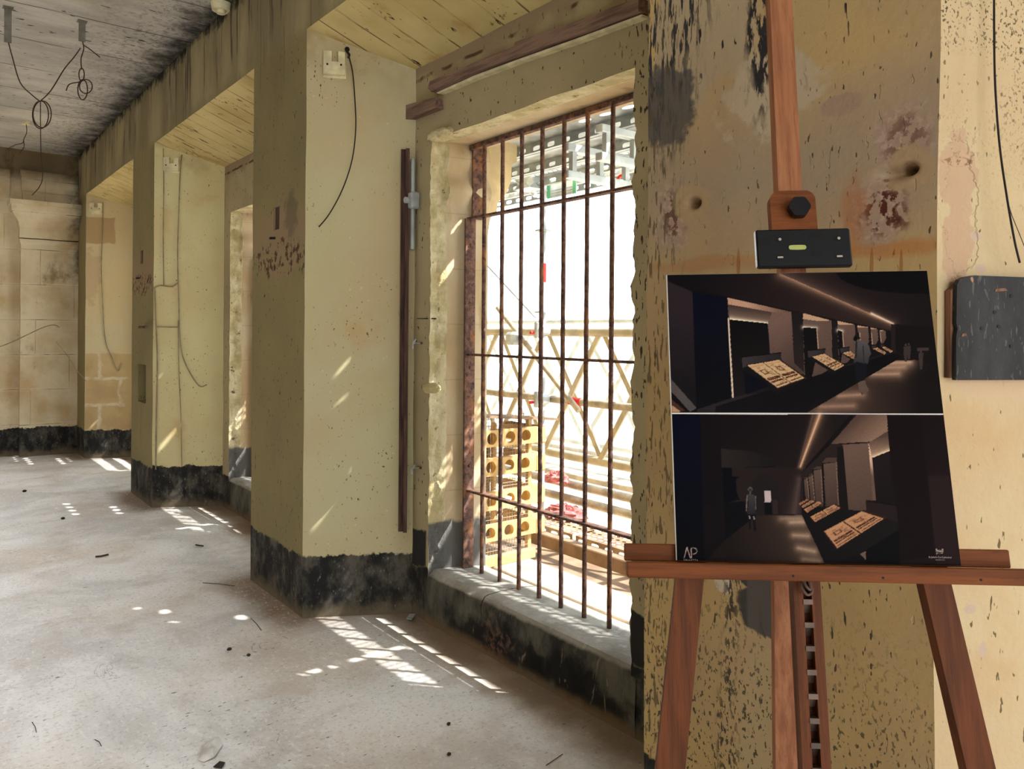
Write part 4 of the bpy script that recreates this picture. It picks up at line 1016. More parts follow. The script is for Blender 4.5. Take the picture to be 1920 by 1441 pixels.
P = [on(x, y, 2, .01) for x, y in ((762, 1160), (768, 1152), (779, 1152), (772, 1162))]
tag(mk('metal_scrap', MB().prism(P, (0, 0, .006)), M_GALV), 'small metal tag on the floor before the window sill', 'scrap')
# ================================================================== easel
BC = Vector((1.3540007, 0.8105668, 1.4526740))
BR = Matrix(((0.7219724, 0.1464072, -0.6762550), (-0.6917191, 0.1763776, -0.7002968), (0.0167478, 0.9733735, 0.2286124)))
BM = Matrix.Translation(BC) @ BR.to_4x4()
BX, BU, BN = [Vector([BR[i][j] for i in range(3)]) for j in range(3)]
L = lambda x, y, z: BM @ Vector((x, y, z))
M_BEECH = wood_mat('varnished_beech_upright', (168, 112, 78), (138, 86, 58), tuple(BU), 1, .6)
M_BEECHX = wood_mat('varnished_beech_rail', (128, 70, 30), (102, 54, 22), tuple(BX), 1, .6)
M_BEECHD = wood_mat('darker_beech_leg', (112, 60, 28), (86, 44, 18), tuple(BU), 1, .6)
M_KNOB = flat('black_plastic', (14, 16, 22), .35, 0, .1)
M_VIAL = flat('green_spirit_vial', (190, 200, 120), .2, 0, .1)
M_BRASS = flat('steel_tooth', (112, 94, 84), .55, .4, .2)
ea = thing('poster_easel', tuple(L(0, -1.49, 0)), 'tall varnished wooden studio easel holding the dark poster board', 'easel')
def bar(a0, a1, b0, b1, z0, z1, y0, y1):
    """straight bar: x range a0..a1 at height y0, b0..b1 at height y1, depth z0..z1"""
    P = [L(a0, y0, z1), L(a1, y0, z1), L(b1, y1, z1), L(b0, y1, z1)]
    return MB().prism(P, BN*(z0-z1))
sl = lambda y: -.0005+.0255*(y-.922)+0        # mast drift
mk('mast', bar(.0+0, .048, sl(-.25), sl(-.25)+.048, -.072, -.03, .98, -.25), M_BEECH, ea)
tp = L(.024, .98, -.05)
# ratchet column: two rails, dark back, steel teeth
rx = lambda y: -.036+(y+.316)*.016
m = MB()
for lo, hi in ((0, .017), (.032, .049)):
    P = [L(rx(-.26)+lo, -.26, -.03), L(rx(-.26)+hi, -.26, -.03), L(rx(-1.42)+hi, -1.42, -.03), L(rx(-1.42)+lo, -1.42, -.03)]; m.prism(P, BN*-.03)
P = [L(rx(-.26), -.26, -.056), L(rx(-.26)+.049, -.26, -.056), L(rx(-1.42)+.049, -1.42, -.056), L(rx(-1.42), -1.42, -.056)]; m.prism(P, BN*-.01)
rc = mk('ratchet_column', m, M_BEECHD, ea)
for i in range(16):
    y = -.345-.0405*i; x = rx(y)
    t_ = MB().prism([L(x+.016, y, -.028), L(x+.033, y, -.028), L(x+.033, y-.009, -.028), L(x+.016, y-.009, -.028)], BN*-.026)
    t_.prism([L(x+.017, y-.009, -.040), L(x+.032, y-.009, -.040), L(x+.032, y-.026, -.050), L(x+.017, y-.026, -.050)], BN*-.004)
    mk('tooth', t_, M_BRASS, rc)
mk('catch_loop', MB().tube(smooth_pts([L(-.022, -.31, -.02), L(-.026, -.322, -.012), L(-.018, -.335, -.008), L(-.008, -.330, -.012), L(-.008, -.315, -.02)]), .0025, 8).tube(smooth_pts([L(-.020, -.30, -.02), L(-.020, -.318, -.006), L(-.012, -.325, -.006), L(-.012, -.30, -.02)]), .0025, 8), M_BRASS, ea, True)
# front legs, rear leg
def legbar(nm, xt0, xt1, xb0, xb1, yt, yb, ye, z0, z1, mat):
    k0 = (xb0-xt0)/(yb-yt); k1 = (xb1-xt1)/(yb-yt)
    a0 = xt0+k0*(-.26-yt); a1 = a0+(xt1-xt0); b0 = xt0+k0*(ye-yt); b1 = b0+(xt1-xt0)
    return mk(nm, bar(a0, a1, b0, b1, z0, z1, -.26, ye), mat, ea)
legbar('leg', -.252, -.200, -.298, -.246, -.319, -.641, -1.475, -.055, -.03, M_BEECHD)
legbar('leg', .197, .246, .236, .285, -.317, -.62, -1.475, -.065, -.03, M_BEECHD)
P0 = [L(-.03, .25, -.075), L(.028, .25, -.075), L(.028, -1.385, -.465), L(-.03, -1.385, -.465)]
mk('rear_leg', MB().prism(P0, BN*-.03), M_BEECH, ea)
mk('spreader', bar(-.36, .32, -.36, .32, -.055, -.03, -1.12, -1.17), M_BEECHX, ea)
# ledge: front lip, shelf, back rail
def lbox(x0, x1, y0, y1, z0, z1, bev=.002): return MB().box((x0, y0, z0), (x1, y1, z1), BM, bev)
mk('ledge_lip', lbox(-.345, .375, -.309, -.281, .012, .03), M_BEECHX, ea)
mk('ledge_shelf', lbox(-.345, .375, -.309, -.283, -.03, .012), M_BEECHX, ea)
mk('ledge_back_rail', lbox(-.348, .345, -.282, -.250, -.028, -.0135), M_BEECHX, ea)
for x in (-.05, .105, .27): mk('screw', MB().disc(L(x, -.300, .03), BN, .0022, .0008, 10), M_BLACK, ea)
# upper clamp: rounded wooden block, black plate, knob, spirit vial
pts = []
for cx, cy, a0 in ((.032, .435, 0), (-.018, .435, 90)):
    for i in range(7): t = math.radians(a0+i*15); pts.append((cx+.020*math.cos(t), cy+.020*math.sin(t)))
pts += [(-.038, .30), (.052, .30)]
cb = mk('clamp_block', MB().prism([L(x, y, -.001) for x, y in pts], BN*-.0285), M_BEECHX, ea)
kp = []
for i in range(36):
    t = 2*math.pi*i/36; rr = .0205+.0010*math.cos(6*t); kp.append(L(.0135+rr*math.cos(t), .411+rr*math.sin(t), .024))
mk('knob', MB().prism(kp, BN*-.018).disc(L(.0135, .411, -.001), BN, .010, .01, 16), M_KNOB, cb, False)
pl = mk('clamp_plate', lbox(-.074, .109, .2865, .366, -.001, .014, .003), M_KNOB, ea)
def slot(cx, cy, rx_, ry_, mat, nm, d=.0008):
    mk(nm, MB().prism([L(cx+max(-rx_+ry_, min(rx_-ry_, rx_*1.6*math.cos(t)))+ry_*math.cos(t), cy+ry_*math.sin(t), .014+d) for t in [2*math.pi*i/24 for i in range(24)]], BN*-d), mat, pl)
slot(.005, .3265, .017, .005, M_VIAL, 'spirit_vial', .0015)
M_PLD = flat('plate_recess_shade', (6, 6, 10), .5); M_STL = flat('polished_steel', (190, 186, 180), .25, .9, .05)  # near-black inlay colour painting the shade inside the plate's holes
for x, y, ly in ((-.029, .345, 1), (.085, .345, 1), (-.029, .307, 0), (.085, .307, 0)):
    slot(x, y, .0085, .0055, M_PLD, 'slot_hole_shade')
    mk('screw_head', MB().disc(L(x+.001, y-.001, .0148), BN, .003, .0008, 12) if ly else MB().box((x-.006, y-.0025, .0148), (x+.005, y+.001, .0156), BM), M_STL, pl)
for x, y in ((-.058, .340), (.041, .352), (.043, .314)): mk('square_recess_shade', MB().box((x-.011, y-.007, .014), (x+.011, y+.005, .0144), BM), M_PLD, pl)
mk('plate_edge', lbox(-.0752, -.074, .2885, .364, .0, .0135, .0004), M_STL, pl)
# ================================================================== poster board, printed picture
CX0, CY0, CW, CH, SSC = 1240, 500, 576, 572, 2
cv = np.zeros((CH*SSC, CW*SSC, 3)); YY_, XX_ = np.mgrid[0:CH*SSC, 0:CW*SSC]; XX_ = XX_/SSC+CX0; YY_ = YY_/SSC+CY0
T = [None]
def tr(p): return T[0](p)
def sr(c): return np.array(lin(c))
def win(P, mg=2):
    xs = [p[0] for p in P]; ys = [p[1] for p in P]
    a = int(np.clip((min(ys)-mg-CY0)*SSC, 0, CH*SSC)); b = int(np.clip((max(ys)+mg-CY0)*SSC, 0, CH*SSC))
    c = int(np.clip((min(xs)-mg-CX0)*SSC, 0, CW*SSC)); d = int(np.clip((max(xs)+mg-CX0)*SSC, 0, CW*SSC))
    return slice(a, max(a+1, b)), slice(c, max(c+1, d))
def pmask(pts):
    P = [tr(p) for p in pts]; w = win(P); full = np.zeros(XX_.shape, bool); full[w] = sub_mask(P, XX_[w], YY_[w]); return full
def sub_mask(P, XX, YY):
    m = np.zeros(XX.shape, bool)
    for i in range(len(P)):
        x0, y0 = P[i]; x1, y1 = P[(i+1) % len(P)]
        if y0 == y1: continue
        c = (YY < y0) != (YY < y1)
        m ^= c & (XX < (x1-x0)*(YY-y0)/(y1-y0)+x0)
    return m
def fill(pts, c0, c1=None, p0=None, p1=None, p=1.0):
    P = [tr(q) for q in pts]; w = win(P); X, Y = XX_[w], YY_[w]; m = sub_mask(P, X, Y); C = cv[w]
    if c1 is None: C[m] = sr(c0); return
    a = np.array(tr(p0)); b = np.array(tr(p1)); d = b-a
    t = np.clip(((X[m]-a[0])*d[0]+(Y[m]-a[1])*d[1])/(d@d), 0, 1)**p
    C[m] = sr(c0)*(1-t[:, None])+sr(c1)*t[:, None]
def sdist(a, b, w):
    a = np.array(tr(a)); b = np.array(tr(b)); d = b-a; X, Y = XX_[w], YY_[w]
    t = np.clip(((X-a[0])*d[0]+(Y-a[1])*d[1])/(d@d), 0, 1)
    return np.hypot(X-a[0]-t*d[0], Y-a[1]-t*d[1]), t
def glow(a, b, c, w, w1=None, pw=1.0, m=None, s=1.0):
    sl_ = win([tr(a), tr(b)], max(w, w1 or 0)*5); D, t = sdist(a, b, sl_); ww = w+(w1-w)*t if w1 is not None else w
    g = np.exp(-(D/ww)**pw*1.5)*s
    if m is not None: g = g*m[sl_]
    cv[sl_] = cv[sl_]*(1-g[..., None])+sr(c)*g[..., None]
def line(a, b, c, w):
    sl_ = win([tr(a), tr(b)], w+2); D, t = sdist(a, b, sl_); g = np.clip((w/2-D)*SSC+.5, 0, 1)[..., None]
    cv[sl_] = cv[sl_]*(1-g)+sr(c)*g
def book(q, dark=(86, 48, 36), cream=(184, 152, 116)):
    """open manuscript: quad q0 left-back, q1 right-back, q2 right-front, q3 left-front in crop units"""
    q = [np.array(v, float) for v in q]; f = lambda u, v: tuple(q[0]*(1-u)*(1-v)+q[1]*u*(1-v)+q[2]*u*v+q[3]*(1-u)*v)
    fill([f(-.03, -.03), f(1.03, -.03), f(1.03, 1.04), f(-.03, 1.04)], (60, 34, 28))
    R_ = random.Random(3)
    for u0, u1 in ((0, .47), (.5, .97)):
        fill([f(u0, 0), f(u1, 0), f(u1, 1), f(u0, 1)], cream)
        for v0, v1 in ((.06, .12), (.60, .70), (.74, .80), (.9, .94)): fill([f(u0+.03, v0), f(u1-.03, v0), f(u1-.03, v1), f(u0+.03, v1)], dark if v0 > .5 else (176, 132, 96))
        fill([f(u0+.12, .26), f(u0+.3, .26), f(u0+.3, .46), f(u0+.12, .46)], (112, 66, 48))
        fill([f(u0+.16, .30), f(u0+.26, .30), f(u0+.26, .42), f(u0+.16, .42)], cream)
        for i in range(34):
            uu = u0+.04+R_.random()*(u1-u0-.14); v = .14+R_.random()*.8
            line(f(uu, v), f(uu+.05+.05*R_.random(), v), (140, 96, 70), .9)
cv[:] = sr((20, 15, 18))
k2 = 3.556; T[0] = lambda p: (1240+p[0]/k2, 500+p[1]/k2)
TOP = pmask([(0, 0), (1960, 0), (1960, 968), (0, 968)])
fill([(35, 30), (1780, 20), (1900, 970), (60, 970)], (24, 18, 21))
fill([(35, 50), (770, 35), (1545, 378), (1530, 425), (440, 202), (35, 92)], (22, 18, 24), (60, 44, 42), (200, 80), (1500, 400))
fill([(770, 35), (1765, 20), (1830, 420), (1545, 378)], (44, 33, 35), (32, 25, 28), (1000, 150), (1750, 350))
up = pmask([(770, 35), (1765, 20), (1830, 420), (1545, 378)]); lo_ = pmask([(200, 0), (770, 35), (1545, 378), (1530, 440), (440, 302), (100, 200)])
glow((800, 48), (1545, 378), (166, 128, 106), 9, 5, 1.0, lo_)
glow((800, 48), (1545, 378), (104, 80, 72), 16, 9, .9, up)
glow((1400, 310), (1545, 378), (236, 206, 180), 2.2, 1.6)
fill([(1160, 35), (1195, 80), (1260, 115), (1350, 145), (1450, 163), (1600, 176), (1785, 180), (1768, 20)], (15, 13, 17))
fill([(1530, 378), (1560, 390), (1560, 600), (1530, 560)], (44, 34, 34)); fill([(1560, 385), (1815, 400), (1850, 640), (1560, 620)], (26, 20, 22))
fill([(35, 92), (205, 165), (235, 950), (62, 740)], (52, 42, 48), (30, 26, 32), (120, 300), (140, 800))
fill([(205, 165), (435, 207), (470, 905), (235, 955)], (10, 12, 34), (14, 13, 20), (260, 300), (400, 800))
def bay(x0, yt, x1, yb, sc, dark):
    pass
# first bay
fill([(440, 205), (865, 298), (870, 640), (740, 800), (475, 875)], (96, 74, 68))
fill([(440, 205), (865, 298), (735, 300), (445, 248)], (172, 134, 112), (120, 92, 80), (560, 250), (800, 290))
fill([(448, 250), (735, 302), (712, 378), (455, 348)], (80, 64, 60), (120, 96, 86), (600, 280), (590, 350))
glow((455, 350), (710, 377), (240, 222, 200), 4.5, 3, 1.1, pmask([(448, 300), (712, 330), (712, 380), (455, 350)]))
fill([(455, 350), (708, 376), (728, 600), (745, 830), (560, 850), (470, 872)], (17, 14, 16), (34, 28, 31), (500, 400), (620, 800))
line((446, 345), (476, 868), (206, 184, 166), 2.6)
fill([(712, 376), (737, 302), (866, 300), (885, 640), (980, 720), (800, 700), (725, 590)], (118, 92, 84), (84, 66, 62), (740, 400), (900, 650))
fill([(865, 298), (944, 304), (1000, 700), (975, 725), (885, 640)], (34, 30, 33), (46, 38, 40), (900, 300), (930, 600))
# next bays
for (ax, ay, bx, by, cx, cy, dx, dy, ex, ey, hb) in ((944, 308, 1134, 357, 1040, 408, 1050, 560, 1060, 730, 1), (1174, 360, 1290, 384, 1212, 428, 1218, 545, 1230, 640, 1), (1308, 388, 1378, 402, 1326, 440, 1330, 520, 1335, 560, 0), (1394, 405, 1440, 414, 1404, 440, 1408, 520, 1412, 545, 0), (1453, 420, 1492, 425, 1462, 440, 1466, 500, 1468, 530, 0)):
    w = bx-ax
    fill([(ax, ay), (bx, by), (bx+6, ey-60), (ax+w*.5, ey), (ax+8, ey)], (112, 88, 80), (94, 74, 68), (ax, ay), (bx, ey))
    fill([(ax, ay), (bx, by), (cx, by+2), (ax, ay+.2*w)], (176, 140, 116))
    fill([(ax, ay+.2*w), (cx, by+2), (cx-6, cy), (ax+2, cy-8)], (108, 86, 80))
    if hb: glow((ax+2, cy-6), (cx-8, cy), (238, 220, 200), 2.5)
    fill([(ax+2, cy-6), (cx-8, cy), (dx-8, dy), (ex-w*.3, ey), (ax+12, ey)], (20, 16, 18))
    line((cx-4, cy), (dx-2, dy), (170, 140, 120), 1.4)
    fill([(bx, by), (bx+.2*w, by+3), (bx+.24*w, ey-70), (bx+8, ey-50)], (32, 28, 30))
# floor light
fill([(970, 972), (1560, 625), (1690, 620), (1840, 640), (1880, 972)], (92, 70, 60), (28, 21, 22), (1150, 900), (1720, 860), .7)
FL = pmask([(970, 972), (1560, 625), (1690, 620), (1840, 640), (1880, 972)])
for a, b, s in (((1500, 640), (1660, 636), .8), ((1460, 672), (1620, 668), .6), ((1400, 716), (1580, 712), .7), ((1180, 860), (1340, 850), .6), ((1060, 930), (1280, 925), .5)): glow(a, b, (186, 148, 126), 7, 9, 1.1, FL, s)
# long ledge
fill([(235, 950), (470, 872), (560, 850), (760, 830), (1220, 655), (1545, 565), (1600, 590), (1230, 700), (520, 968), (240, 968)], (50, 44, 50), (36, 31, 34), (300, 930), (1500, 590))
fill([(360, 930), (1230, 662), (1548, 572), (1602, 592), (1560, 625), (970, 970), (360, 970)], (22, 19, 24), (14, 12, 16), (500, 950), (1500, 600))
fill([(62, 745), (235, 940), (190, 965), (66, 830)], (92, 84, 84)); fill([(66, 880), (160, 960), (66, 968)], (84, 52, 42)); fill([(70, 920), (130, 965), (72, 968)], (168, 130, 100))
# lecterns and books
for q, bk, st in ((((572, 655), (790, 618), (958, 738), (775, 805)), [(535, 600), (797, 572), (800, 640), (540, 672)], [(538, 675), (775, 850), (960, 745), (775, 808), (572, 660)]),
                  (((1005, 598), (1088, 578), (1222, 655), (1155, 690)), [(973, 556), (1092, 546), (1094, 585), (980, 605)], [(976, 605), (1150, 712), (1225, 660), (1155, 692), (1005, 600)]),
                  (((1208, 572), (1262, 562), (1300, 592), (1285, 615)), [(1190, 540), (1252, 534), (1254, 560), (1195, 572)], [(1192, 572), (1280, 630), (1290, 612)]),
                  (((1410, 545), (1440, 538), (1500, 570), (1485, 582)), [(1402, 522), (1430, 518), (1432, 535), (1404, 545)], [(1405, 548), (1480, 592), (1500, 574)]),
                  (((1468, 535), (1490, 530), (1542, 560), (1528, 570)), [(1460, 515), (1484, 512), (1485, 528), (1462, 535)], [(1462, 538), (1524, 578), (1540, 562)])):
    fill(bk, (70, 62, 68), (48, 42, 46), bk[0], bk[2]); line(bk[0], bk[1], (16, 13, 16), 2); fill(st, (26, 22, 26)); book(q)
fill([(548, 690), (560, 845), (715, 800), (700, 770)], (10, 12, 26))
# strolling visitor and far visitors
def ell(cx, cy, rx_, ry_, c):
    fill([(cx+rx_*math.cos(t), cy+ry_*math.sin(t)) for t in [i*math.pi/12 for i in range(24)]], c)
fill([(1283, 620), (1372, 628), (1362, 740), (1352, 775), (1380, 820), (1335, 855), (1330, 838), (1312, 830), (1325, 790), (1300, 745)], (24, 24, 34))
fill([(1312, 770), (1354, 752), (1384, 824), (1336, 858), (1338, 838), (1316, 832)], (104, 84, 76))
fill([(1288, 500), (1310, 486), (1350, 492), (1382, 520), (1398, 580), (1384, 600), (1380, 645), (1300, 632), (1282, 640), (1286, 600), (1300, 560)], (92, 88, 92), (60, 58, 62), (1340, 500), (1320, 640))
line((1300, 500), (1296, 600), (44, 42, 46), 3.2); line((1345, 520), (1350, 640), (50, 48, 52), 2)
ell(1303, 474, 22, 20, (28, 25, 27)); ell(1292, 480, 14, 15, (16, 14, 16)); ell(1310, 490, 10, 8, (98, 82, 76))
for x, y, s in ((1628, 520, 1.0), (1650, 515, .9), (1730, 560, 1.1)):
    ell(x, y, 8*s, 9*s, (78, 66, 66)); fill([(x-14*s, y+10), (x+14*s, y+10), (x+12*s, y+60*s), (x+8*s, y+110*s), (x-6*s, y+110*s), (x-12*s, y+60*s)], (70, 60, 60))
fill([(1705, 540), (1782, 538), (1784, 556), (1708, 562)], (74, 62, 60))
# ---- lower picture
k3 = 3.31; T[0] = lambda p: (1240+p[0]/k3, 770+p[1]/k3)
fill([(50, 22), (1960, 22), (1960, 960), (80, 960)], (20, 14, 18))
fill([(60, 24), (240, 24), (270, 930), (90, 930)], (5, 8, 34), (5, 7, 16), (120, 100), (120, 800))
fill([(240, 24), (370, 24), (372, 240), (395, 800), (265, 860)], (24, 17, 22))
for i in range(14): line((262, 458+i*9), (340, 462+i*9), (12, 10, 16), .8)
fill([(370, 24), (950, 24), (850, 350), (715, 350), (370, 235)], (26, 18, 22), (36, 26, 27), (500, 50), (800, 330))
fill([(370, 232), (560, 250), (680, 285), (716, 320), (700, 338), (600, 350), (372, 350)], (50, 42, 42), (30, 26, 26), (400, 340), (700, 300))
fill([(372, 352), (870, 350), (870, 645), (590, 648), (395, 560)], (46, 36, 36), (40, 30, 30), (500, 400), (850, 600))
fill([(560, 440), (590, 405), (640, 385), (700, 410), (735, 480), (740, 640), (590, 645)], (38, 32, 32)); fill([(690, 550), (720, 550), (722, 640), (692, 640)], (56, 44, 44))
fill([(375, 352), (435, 352), (438, 405), (490, 405), (462, 425), (466, 500), (486, 550), (390, 570)], (4, 6, 18)); fill([(395, 568), (520, 560), (530, 700), (395, 800)], (10, 9, 16))
fill([(395, 800), (590, 648), (870, 645), (1015, 945), (270, 935)], (70, 54, 48), (36, 27, 26), (850, 760), (450, 850), .8)
LF = pmask([(395, 800), (590, 648), (870, 645), (1015, 945), (270, 935)])
for a, b, s in (((740, 668), (860, 664), .5), ((800, 690), (880, 688), .8), ((820, 770), (910, 775), .75), ((850, 850), (950, 870), .8), ((880, 920), (980, 930), .5)): glow(a, b, (176, 146, 124), 8, 9, 1.1, LF, s)
glow((820, 655), (855, 420), (96, 76, 72), 14, 8, 1.2, pmask([(720, 350), (868, 350), (870, 640), (745, 640)]), .8)
# cove light
fill([(950, 24), (1210, 24), (1040, 205), (870, 380), (850, 350)], (52, 38, 36), (34, 25, 26), (960, 150), (1080, 120))
glow((982, 24), (862, 345), (214, 168, 136), 5, 2.5, .9); glow((940, 24), (848, 350), (120, 92, 78), 3, 1.5, 1, None, .7)
line((1180, 30), (905, 345), (20, 15, 18), 5)
# wall bays to the right
fill([(1210, 24), (1400, 24), (1412, 200), (1285, 190), (1050, 205)], (92, 70, 62), (136, 108, 92), (1200, 60), (1300, 180))
fill([(870, 385), (1050, 205), (1285, 195), (1330, 555), (1270, 620), (1000, 600), (860, 560)], (48, 37, 37))
fill([(1125, 210), (1285, 198), (1312, 550), (1270, 615), (1165, 640)], (112, 88, 78), (92, 72, 64), (1150, 250), (1280, 600))
fill([(1088, 225), (1126, 215), (1165, 645), (1108, 650)], (28, 22, 24))
fill([(1285, 198), (1408, 122), (1418, 245), (1308, 290)], (92, 72, 66), (150, 120, 102), (1350, 160), (1360, 270))
glow((1310, 288), (1418, 244), (226, 196, 168), 4, 4, 1, pmask([(1285, 180), (1418, 120), (1418, 246), (1308, 290)]))
fill([(1285, 198), (1308, 290), (1332, 552), (1312, 556)], (196, 164, 142), (110, 86, 76), (1300, 300), (1285, 400))
fill([(1308, 290), (1420, 246), (1450, 580), (1334, 556)], (38, 28, 30), (28, 20, 22), (1340, 300), (1420, 560))
for x0, x1, yt, yb, w in ((1005, 1088, 318, 600, 10), (945, 992, 360, 590, 8), (912, 940, 398, 570, 6), (882, 906, 418, 560, 5)):
    fill([(x0, yt+10), (x1, yt), (x1+14, yb), (x0+14, yb-10)], (104, 82, 74), (78, 60, 56), (x0, yt), (x1, yb)); line((x1-3, yt), (x1+10, yb-20), (136, 110, 94), 1.1)
    fill([(x0-w, yt), (x0, yt+4), (x0+14, yb), (x0, yb)], (26, 20, 22))
    fill([(x0-w, yt), (x0+20, yt-30*(x1-x0)/83), (x1, yt-30*(x1-x0)/83), (x1, yt)], (84, 66, 58))
fill([(1398, 24), (1760, 24), (1860, 950), (1480, 950), (1440, 600)], (30, 17, 20), (38, 24, 26), (1450, 300), (1750, 600))
fill([(1655, 400), (1790, 400), (1860, 955), (1710, 950)], (46, 32, 33)); fill([(1400, 24), (1610, 24), (1700, 900), (1480, 930)], (26, 13, 17))
fill([(1268, 553), (1455, 585), (1470, 700), (1380, 680), (1270, 615)], (44, 33, 34)); fill([(1268, 550), (1455, 582), (1455, 590), (1268, 558)], (18, 13, 15))
# desk and books
fill([(870, 640), (1000, 600), (1270, 620), (1470, 690), (1470, 740), (1240, 880), (1100, 945), (1012, 945)], (22, 17, 20), (30, 24, 27), (950, 700), (1400, 720))
fill([(1240, 880), (1475, 735), (1480, 950), (1270, 950), (1265, 925)], (7, 7, 10)); fill([(1232, 885), (1268, 870), (1270, 925)], (120, 96, 86))
for q in (((1085, 712), (1262, 615), (1388, 662), (1090, 850), ), ((925, 655), (1075, 578), (1115, 600), (955, 688)), ((885, 610), (975, 560), (1003, 568), (905, 630)), ((870, 590), (930, 552), (950, 560), (880, 602)), ((853, 575), (905, 545), (915, 550), (860, 585))):
    q = [np.array(v, float) for v in q]
    if q[0][0] == 1085: q = [np.array(v, float) for v in ((1010, 745), (1250, 618), (1388, 662), (1092, 850))]
    book([q[0], q[1], q[2], q[3]], (84, 46, 34), (170, 124, 92))
# woman standing, far screen
fill([(638, 494), (677, 494), (680, 566), (640, 566)], (176, 160, 164)); fill([(640, 568), (684, 568), (686, 642), (642, 642)], (8, 8, 14))
ell(551, 486, 16, 15, (92, 88, 86)); ell(551, 492, 11, 12, (60, 52, 52)); line((551, 500), (551, 520), (96, 84, 82), 3)
fill([(532, 520), (545, 516), (570, 517), (585, 530), (580, 580), (584, 628), (575, 642), (528, 638), (540, 590)], (70, 68, 74), (44, 43, 50), (550, 520), (550, 640))
line((532, 524), (526, 620), (122, 108, 104), 1.8); line((584, 530), (585, 610), (110, 98, 96), 1.6)
fill([(540, 640), (556, 640), (556, 700), (552, 735), (544, 735), (542, 690)], (18, 18, 26)); fill([(564, 640), (582, 640), (584, 700), (588, 744), (574, 742), (570, 690)], (18, 18, 26))
line((545, 652), (548, 665), (150, 138, 136), 2.2); line((572, 655), (576, 670), (150, 138, 136), 2.2)
# studio mark: A without bar, P
GM = (170, 146, 138)
line((141, 910), (158, 846), GM, 1.5); line((158, 846), (179, 910), GM, 1.5)
line((186, 910), (184, 850), GM, 1.5)
pp = [(184, 849), (198, 848), (211, 851), (219, 860), (220, 872), (214, 882), (204, 886), (194, 885)]
for a, b in zip(pp[:-1], pp[1:]): line(a, b, GM, 1.3)
# cathedral mark: small pixelled facade
def cell(x, y, w, h, c=(168, 150, 146)): fill([(x, y), (x+w, y), (x+w, y+h), (x, y+h)], c)
for x in (1700, 1738): cell(x, 853, 12, 8); cell(x+2, 861, 8, 6, (120, 104, 102))
cell(1703, 867, 46, 3); cell(1712, 862, 6, 5); cell(1732, 862, 6, 5); cell(1722, 858, 6, 9, (130, 112, 110))
cell(1701, 873, 50, 3, (140, 122, 120)); cell(1705, 879, 12, 4); cell(1721, 878, 8, 10, (90, 74, 74)); cell(1733, 879, 14, 4); cell(1703, 887, 48, 3, (150, 130, 128)); cell(1690, 889, 76, 1.2, (96, 80, 80))
# white rule between the pictures
T[0] = lambda p: p
line((1256, 774.6), (1768, 775.6), (226, 220, 222), 2.2)
# print grain
rs = np.random.RandomState(5); n0 = rs.rand(CH*SSC//2, CW*SSC//2); n0 = np.kron(n0, np.ones((2, 2)))
cv *= (1+.16*(n0[..., None]-.5))
GAIN = 1.15
lum = cv.max(-1, keepdims=True); cv = np.clip(cv*GAIN*(.50+1.3*np.clip(lum, 0, .40)), 0.0004, .85)
def pix(P):
    d = P-np.array([0, 0, EYE]); X = d@np.array(_r); Y = d@np.array(_u); Z = d@np.array(_v)
    x = FPX*X/Z; y = -FPX*Y/Z; return PPX+x*math.cos(ROLL)-y*math.sin(ROLL), PPY+x*math.sin(ROLL)+y*math.cos(ROLL)
gp = G('printed_picture', .5); at_ = gp.nt.nodes.new('ShaderNodeAttribute'); at_.attribute_name = 'ink'
gp.nt.links.new(gp.b.inputs['Base Color'], at_.outputs['Color']); gp.b.inputs['Specular IOR Level'].default_value = .04
M_PRINT = gp.mat
M_FOAM = flat('white_foam_board', (232, 228, 222), .6, 0, .03)
BWD, BHT = .505, .55674
pb = thing('poster_board', tuple(L(0, -BHT/2, -.005)), 'dark printed poster board with two gallery pictures, resting on the wooden easel', 'poster board')
mk('foam_board', MB().box((-BWD/2, -BHT/2, -.012), (BWD/2, BHT/2, -.0006), BM), M_FOAM, pb)
NX, NY = 430, 474
gx = np.linspace(-BWD/2+.0012, BWD/2, NX); gy = np.linspace(-BHT/2, BHT/2-.0003, NY)
A, B = np.meshgrid(gx, gy, indexing='ij'); loc = np.stack([A.ravel(), B.ravel(), np.zeros(A.size)], 1)
Rn = np.array([list(r_) for r_ in BR]); wp = loc@Rn.T+np.array(BC)
pxx, pyy = pix(wp); ix = np.clip(((pxx-CX0)*SSC).astype(int), 0, CW*SSC-1); iy = np.clip(((pyy-CY0)*SSC).astype(int), 0, CH*SSC-1)
colr = cv[iy, ix]
ysplit = 0
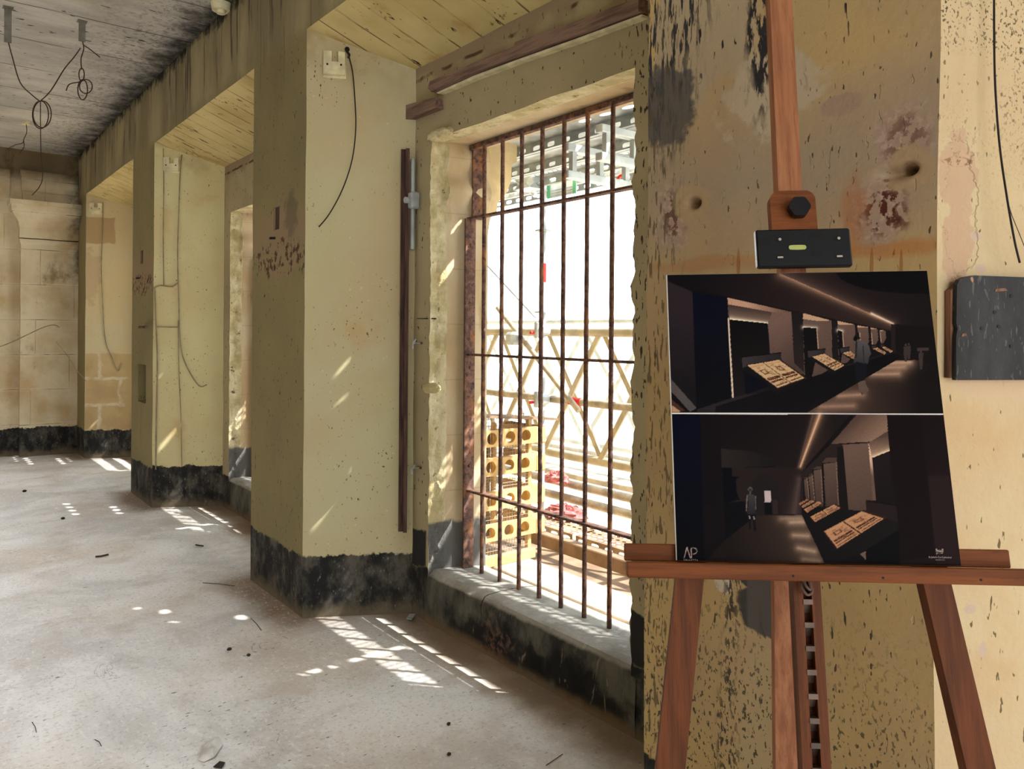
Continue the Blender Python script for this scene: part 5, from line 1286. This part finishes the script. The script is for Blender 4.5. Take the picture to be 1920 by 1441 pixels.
me = bpy.data.meshes.new('printed_picture'); off = np.array(wloc(pb)); vv = (wp-off)
ii, jj = np.meshgrid(np.arange(NX-1), np.arange(NY-1), indexing='ij'); k0 = (ii*NY+jj).ravel()
fc = np.stack([k0, k0+NY, k0+NY+1, k0+1], 1)
me.vertices.add(len(vv)); me.vertices.foreach_set('co', vv.astype(np.float32).ravel())
me.loops.add(fc.size); me.loops.foreach_set('vertex_index', fc.astype(np.int32).ravel())
me.polygons.add(len(fc)); me.polygons.foreach_set('loop_start', (np.arange(len(fc))*4).astype(np.int32))
me.update(calc_edges=True)
ca = me.color_attributes.new('ink', 'FLOAT_COLOR', 'POINT'); ca.data.foreach_set('color', np.concatenate([colr, np.ones((len(colr), 1))], 1).astype(np.float32).ravel())
me.materials.append(M_PRINT)
po = bpy.data.objects.new('printed_picture', me); COL.objects.link(po); po.parent = pb
# small lettering under the marks
M_INK = flat('pale_ink', (196, 180, 176), .6, 0, .02)
def text(s, px0, px1, pyb, mat, space=1.0):
    a = onp(px0, pyb, BC, BN); b = onp(px1, pyb, BC, BN); Ri = BR.transposed(); la = Ri @ (a-BC); lb = Ri @ (b-BC)
    cu = bpy.data.curves.new('t', 'FONT'); cu.body = s; cu.size = 1; cu.space_character = space; cu.extrude = 0; cu.resolution_u = 3
    to = bpy.data.objects.new('t', cu); COL.objects.link(to); bpy.context.view_layer.update()
    m_ = bpy.data.meshes.new_from_object(to.evaluated_get(bpy.context.evaluated_depsgraph_get())); bpy.data.objects.remove(to)
    w = max(v.co.x for v in m_.vertices)-min(v.co.x for v in m_.vertices); k = (lb.x-la.x)/w; mb = MB()
    mb.v = [tuple(L(la.x+v.co.x*k, la.y+v.co.y*k, .0006)) for v in m_.vertices]; mb.f = [tuple(p.vertices) for p in m_.polygons]
    mk('lettering', mb, mat, po)
text('VALLETTA', 1281.5, 1308.5, 1050.5, M_INK, 1.5)
text("St John's Co-Cathedral", 1741, 1783.5, 1045.3, M_INK)
text('FOUNDATION', 1754, 1771, 1049.8, M_INK, 1.2)
